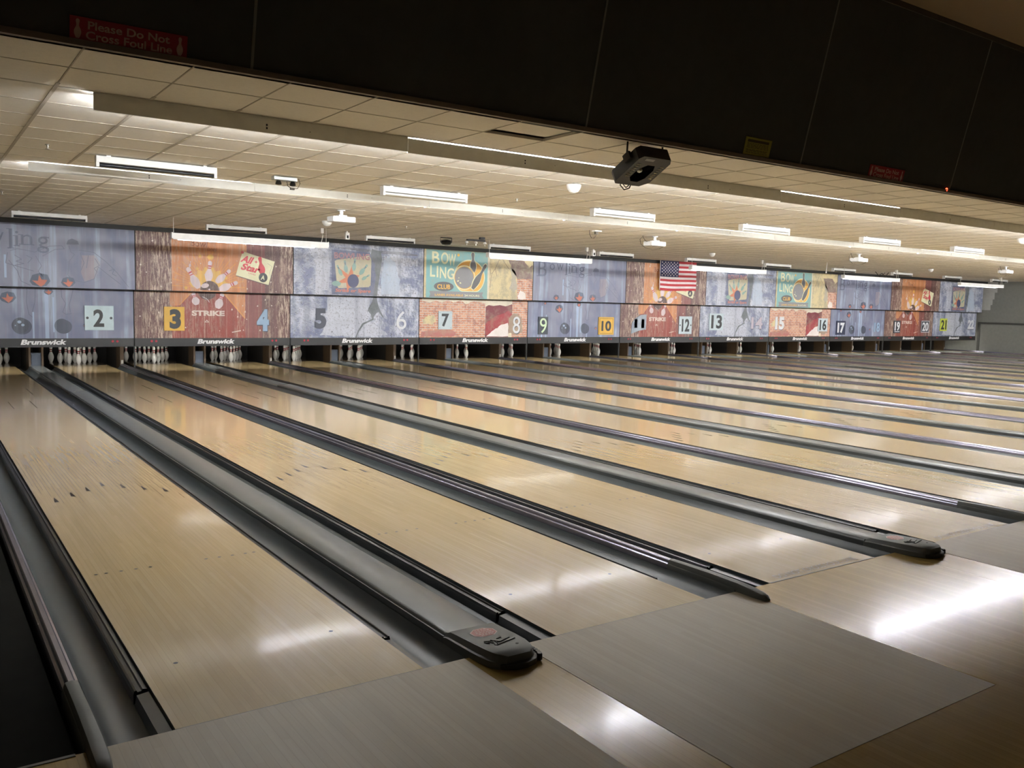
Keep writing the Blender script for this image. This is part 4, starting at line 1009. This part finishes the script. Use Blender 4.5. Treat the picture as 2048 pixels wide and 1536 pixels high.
b.face([(x, y, .07) for x, y in hole], 1); b.face([(x, y, HE) for x, y in out8], 0)
b.build('effect_body', [M_EFX, M_LENS], r)
b = MB(); b.lathe([(.03, .068), (.035, .04), (.025, .02), (.012, .012)], (.17, .22, 0), 14); b.build('mirror_lens', [M_GLASS], r, smooth=True)
b = MB()
for k in range(7):
    b.box(.035, .075, .10 + k * .028, .114 + k * .028, -.002, .0); b.box(WE - .07, WE - .03, .10 + k * .028, .114 + k * .028, -.002, .0)
b.build('vent_slots', [M_LENS], r)
b = MB(); b.box(.07, .17, .02, .05, -.0025, -.0005); b.build('maker_label', [mat('label_grey', (110, 110, 110), .4)], r)
b = MB(); b.box(-.03, -.005, .10, .18, .05, .12); b.box(WE + .005, WE + .03, .10, .18, .05, .12)
b.tube([(-.018, .14, .10), (-.018, .14 - .06, .20)], .008); b.tube([(WE + .018, .14, .10), (WE + .018, .14 - .06, .20)], .008); b.build('mount_bracket', [M_EFX], r)
b = MB(); b.tube([(.12, LE + .0, .06), (.12, LE + .04, .02), (.17, LE + .06, -.01), (.22, LE + .04, .0), (.24, LE, .05)], .006, 6); b.tube([(.14, LE + .0, .06), (.15, LE + .03, .02), (.18, LE + .04, .0), (.21, LE + .03, .02), (.22, LE, .05)], .005, 6); b.build('cable_loop', [M_CABLE], r)

# small boxes and lamps
r = empty('emergency_lamp', (2.86, 6.72, CZ), 'grey twin spot lamp with a looping cable on the ceiling beyond the first batten', 'spot lamp')
b = MB(); b.box(-.14, .14, -.05, .05, -.05, -.004); b.build('lamp_housing', [mat('galvanised', (158, 160, 158), .35, .7)], r, bevel=.008)
for dx in (-.07, .10):
    b = MB(); b.lathe([(.02, 0), (.034, -.03), (.036, -.05), (.02, -.055)], (dx, .0, -.045), 14); b.build('lamp_head', [M_LENS], r, smooth=True)
b = MB(); b.tube([(.03, .0, -.05), (.04, 0, -.10), (.09, 0, -.13), (.16, 0, -.12), (.19, 0, -.06), (.17, 0, -.01)], .005, 6); b.box(.07, .12, -.012, .012, -.142, -.118); b.build('lamp_cable', [M_CABLE], r)
r = empty('loudspeaker', (8.98, 13.5, CZ), 'small dark speaker in a bracket on the ceiling above the teal poster', 'speaker')
b = MB(); b.lathe([(.05, -.05), (.11, -.07), (.12, -.12), (.09, -.16), (.03, -.17)], segs=16); b.build('speaker_cone', [M_LENS], r, smooth=True)
b = MB(); b.tube([(-.14, 0, -.10), (-.14, 0, -.012), (.14, 0, -.012), (.14, 0, -.10), (.10, 0, -.14)], .012, 8); b.tube([(-.14, 0, -.10), (-.10, 0, -.14)], .012, 8); b.build('bracket', [M_EFX], r)
r = empty('track_spots', (9.75, 13.5, CZ), 'short black track with three small white spotlights above the teal poster', 'spotlight')
b = MB(); b.box(-.24, .24, -.02, .02, -.04, -.004); b.box(-.34, -.22, -.72, -.66, -.05, -.004); b.build('track_bar', [M_EFX], r)
for dx in (-.24, 0, .24):
    b = MB(); b.lathe([(.012, -.04), (.035, -.055), (.04, -.09), (.02, -.1)], (dx, 0, 0), 12); b.lathe([(.01, -.10), (.01, -.14)], (dx, 0, 0), 8); b.build('spot_head', [M_WHITE], r, smooth=True)
r = empty('hanging_plug', (9.85, 9.5, CZ), 'dark plug with hanging cable loop on the ceiling left of the second projector', 'cable')
b = MB(); b.box(-.02, .14, -.05, .05, -.022, -.004); b.build('outlet_plate', [M_WHITE], r)
b = MB(); b.box(.02, .08, -.02, .02, -.075, -.022); b.tube([(-.12, 0, -.005), (-.11, 0, -.08), (-.06, 0, -.15), (0, 0, -.15), (.05, 0, -.09), (.05, 0, -.07)], .006, 6); b.build('plug_cable', [M_CABLE], r)
def cam_box(x, y, label):
    r = empty('security_camera', (x, y, CZ), label, 'camera', 'small white ceiling cameras')
    b = MB(); b.box(-.045, .045, -.04, .04, -.17, -.03); b.box(-.02, .02, -.02, .02, -.03, -.004); b.build('camera_body', [M_WHITE], r, bevel=.008)
    b = MB(); b.box(-.02, .02, -.044, -.0405, -.15, -.09); b.build('camera_window', [M_LENS], r)
cam_box(6.75, 13.75, 'small white box with a dark window on the ceiling above the cracked concrete mural')
cam_box(13.5, 13.9, 'small white box with a dark window on the ceiling left of the flag')
r = empty('pull_cord', (21.3, 12.65, CZ), 'thin white cord hanging from the ceiling left of the third projector', 'cord')
b = MB(); b.tube([(0, 0, -.004), (-.01, 0, -.12), (-.03, 0, -.25)], .008, 6); b.lathe([(.02, -.31), (.015, -.25)], (-.03, 0, 0), 8); b.build('cord', [M_WHITE], r)
r = empty('cable_bundle', (27.0, 14.6, CZ), 'tangle of dark cable on the ceiling above number 16', 'cable')
b = MB(); b.tube([(-.3, 0, -.02), (-.1, 0, -.14), (.1, 0, -.06), (.3, 0, -.18), (.5, 0, -.02)], .012, 6); b.tube([(-.2, .05, -.02), (.1, .05, -.22), (.35, .05, -.02)], .01, 6); b.build('cable', [M_CABLE], r)

# ---------------------------------------------------------------- signs on the bulkhead
def face_sign(o, x, z):
    o.location = (x, bulk(z, .004), z); o.rotation_euler = (.228, 0, 0)
def foul_sign(x, label, fade):
    f = Flat(); w_, h_ = .63, .128
    f.rect(0, 0, w_, h_, mat('sign_red', (150, 34, 48), .55), 1); wt = mat('sign_letters', (196, 168, 160), .6)
    f.text('Please Do Not', .092, .068, .53, .112, wt, 3, bold=.022); f.text('Cross Foul Line', .082, .014, .545, .060, wt, 3, bold=.022)
    f.pin(.040, .014, .040, .116, wt, 3, None, 1.15); f.pin(.588, .014, .588, .116, wt, 3, None, 1.15)
    o = f.build('foul_line_sign'); b = MB(); b.box(0, w_, 0, .003, 0, h_); b.build('sign_board', [mat('sign_red', (150, 34, 48))], o)
    face_sign(o, x, CZ + .012); tag(o, label, 'sign', 'red foul line signs')
foul_sign(.012, 'red sign reading Please Do Not Cross Foul Line at the upper left of the bulkhead', 0)
foul_sign(7.50, 'smaller looking red foul line sign far right on the bulkhead', 0)
f = Flat(); yl = mat('notice_yellow', (150, 146, 56), .6); dk = mat('notice_ink', (70, 62, 30), .6)
f.rect(0, 0, .36, .155, yl, 1); f.rect(.03, .112, .325, .136, dk, 2)
random.seed(4)
for zz in (.098, .086, .074, .062, .044, .034, .020):
    x = .03
    while x < .31: q = random.uniform(.02, .05); f.rect(x, zz, min(x + q, .325), zz + .005, dk, 2); x += q + .008
o = f.build('notice'); face_sign(o, 5.565, CZ + .026); tag(o, 'curling yellow paper notice taped low on the black bulkhead', 'notice')
b = MB(); b.box(0, .36, 0.0, .002, 0, .155); b.build('paper_sheet', [yl], o)
b = MB(); b.lathe([(.018, -.012), (.02, 0)], (0, 0, 0), 12, None, 'y'); o = b.build('pilot_lamp', [mat('pilot_red', (200, 30, 20), .4, emit=(1, .08, .03, 1.5))]); o.location = (9.02, bulk(CZ + .01, .0), CZ + .02); tag(o, 'tiny red pilot lamp on the bulkhead edge at the far right', 'lamp')

# dim fill lamps added out of view behind the camera
for k, (x, y) in enumerate(((-1.0, -5.2), (4.5, -5.2), (10, -5.2))):
    b = MB(); b.box(-.6, .6, -.15, .15, -.05, 0); o = b.build('added_fill_lamp', [M_WHITE], loc=(x, y, zt - .001)); tag(o, 'added fill lamp, unseen behind the camera', 'lamp', 'added fill lamps behind the camera')
    b = MB(); b.box(-.58, .58, -.13, .13, -.058, -.0505); b.build('added_fill_diffuser', [mat('fill_glow', (255, 255, 255), .4, emit=(1, .9, .74, TUBE_FILL))], o)
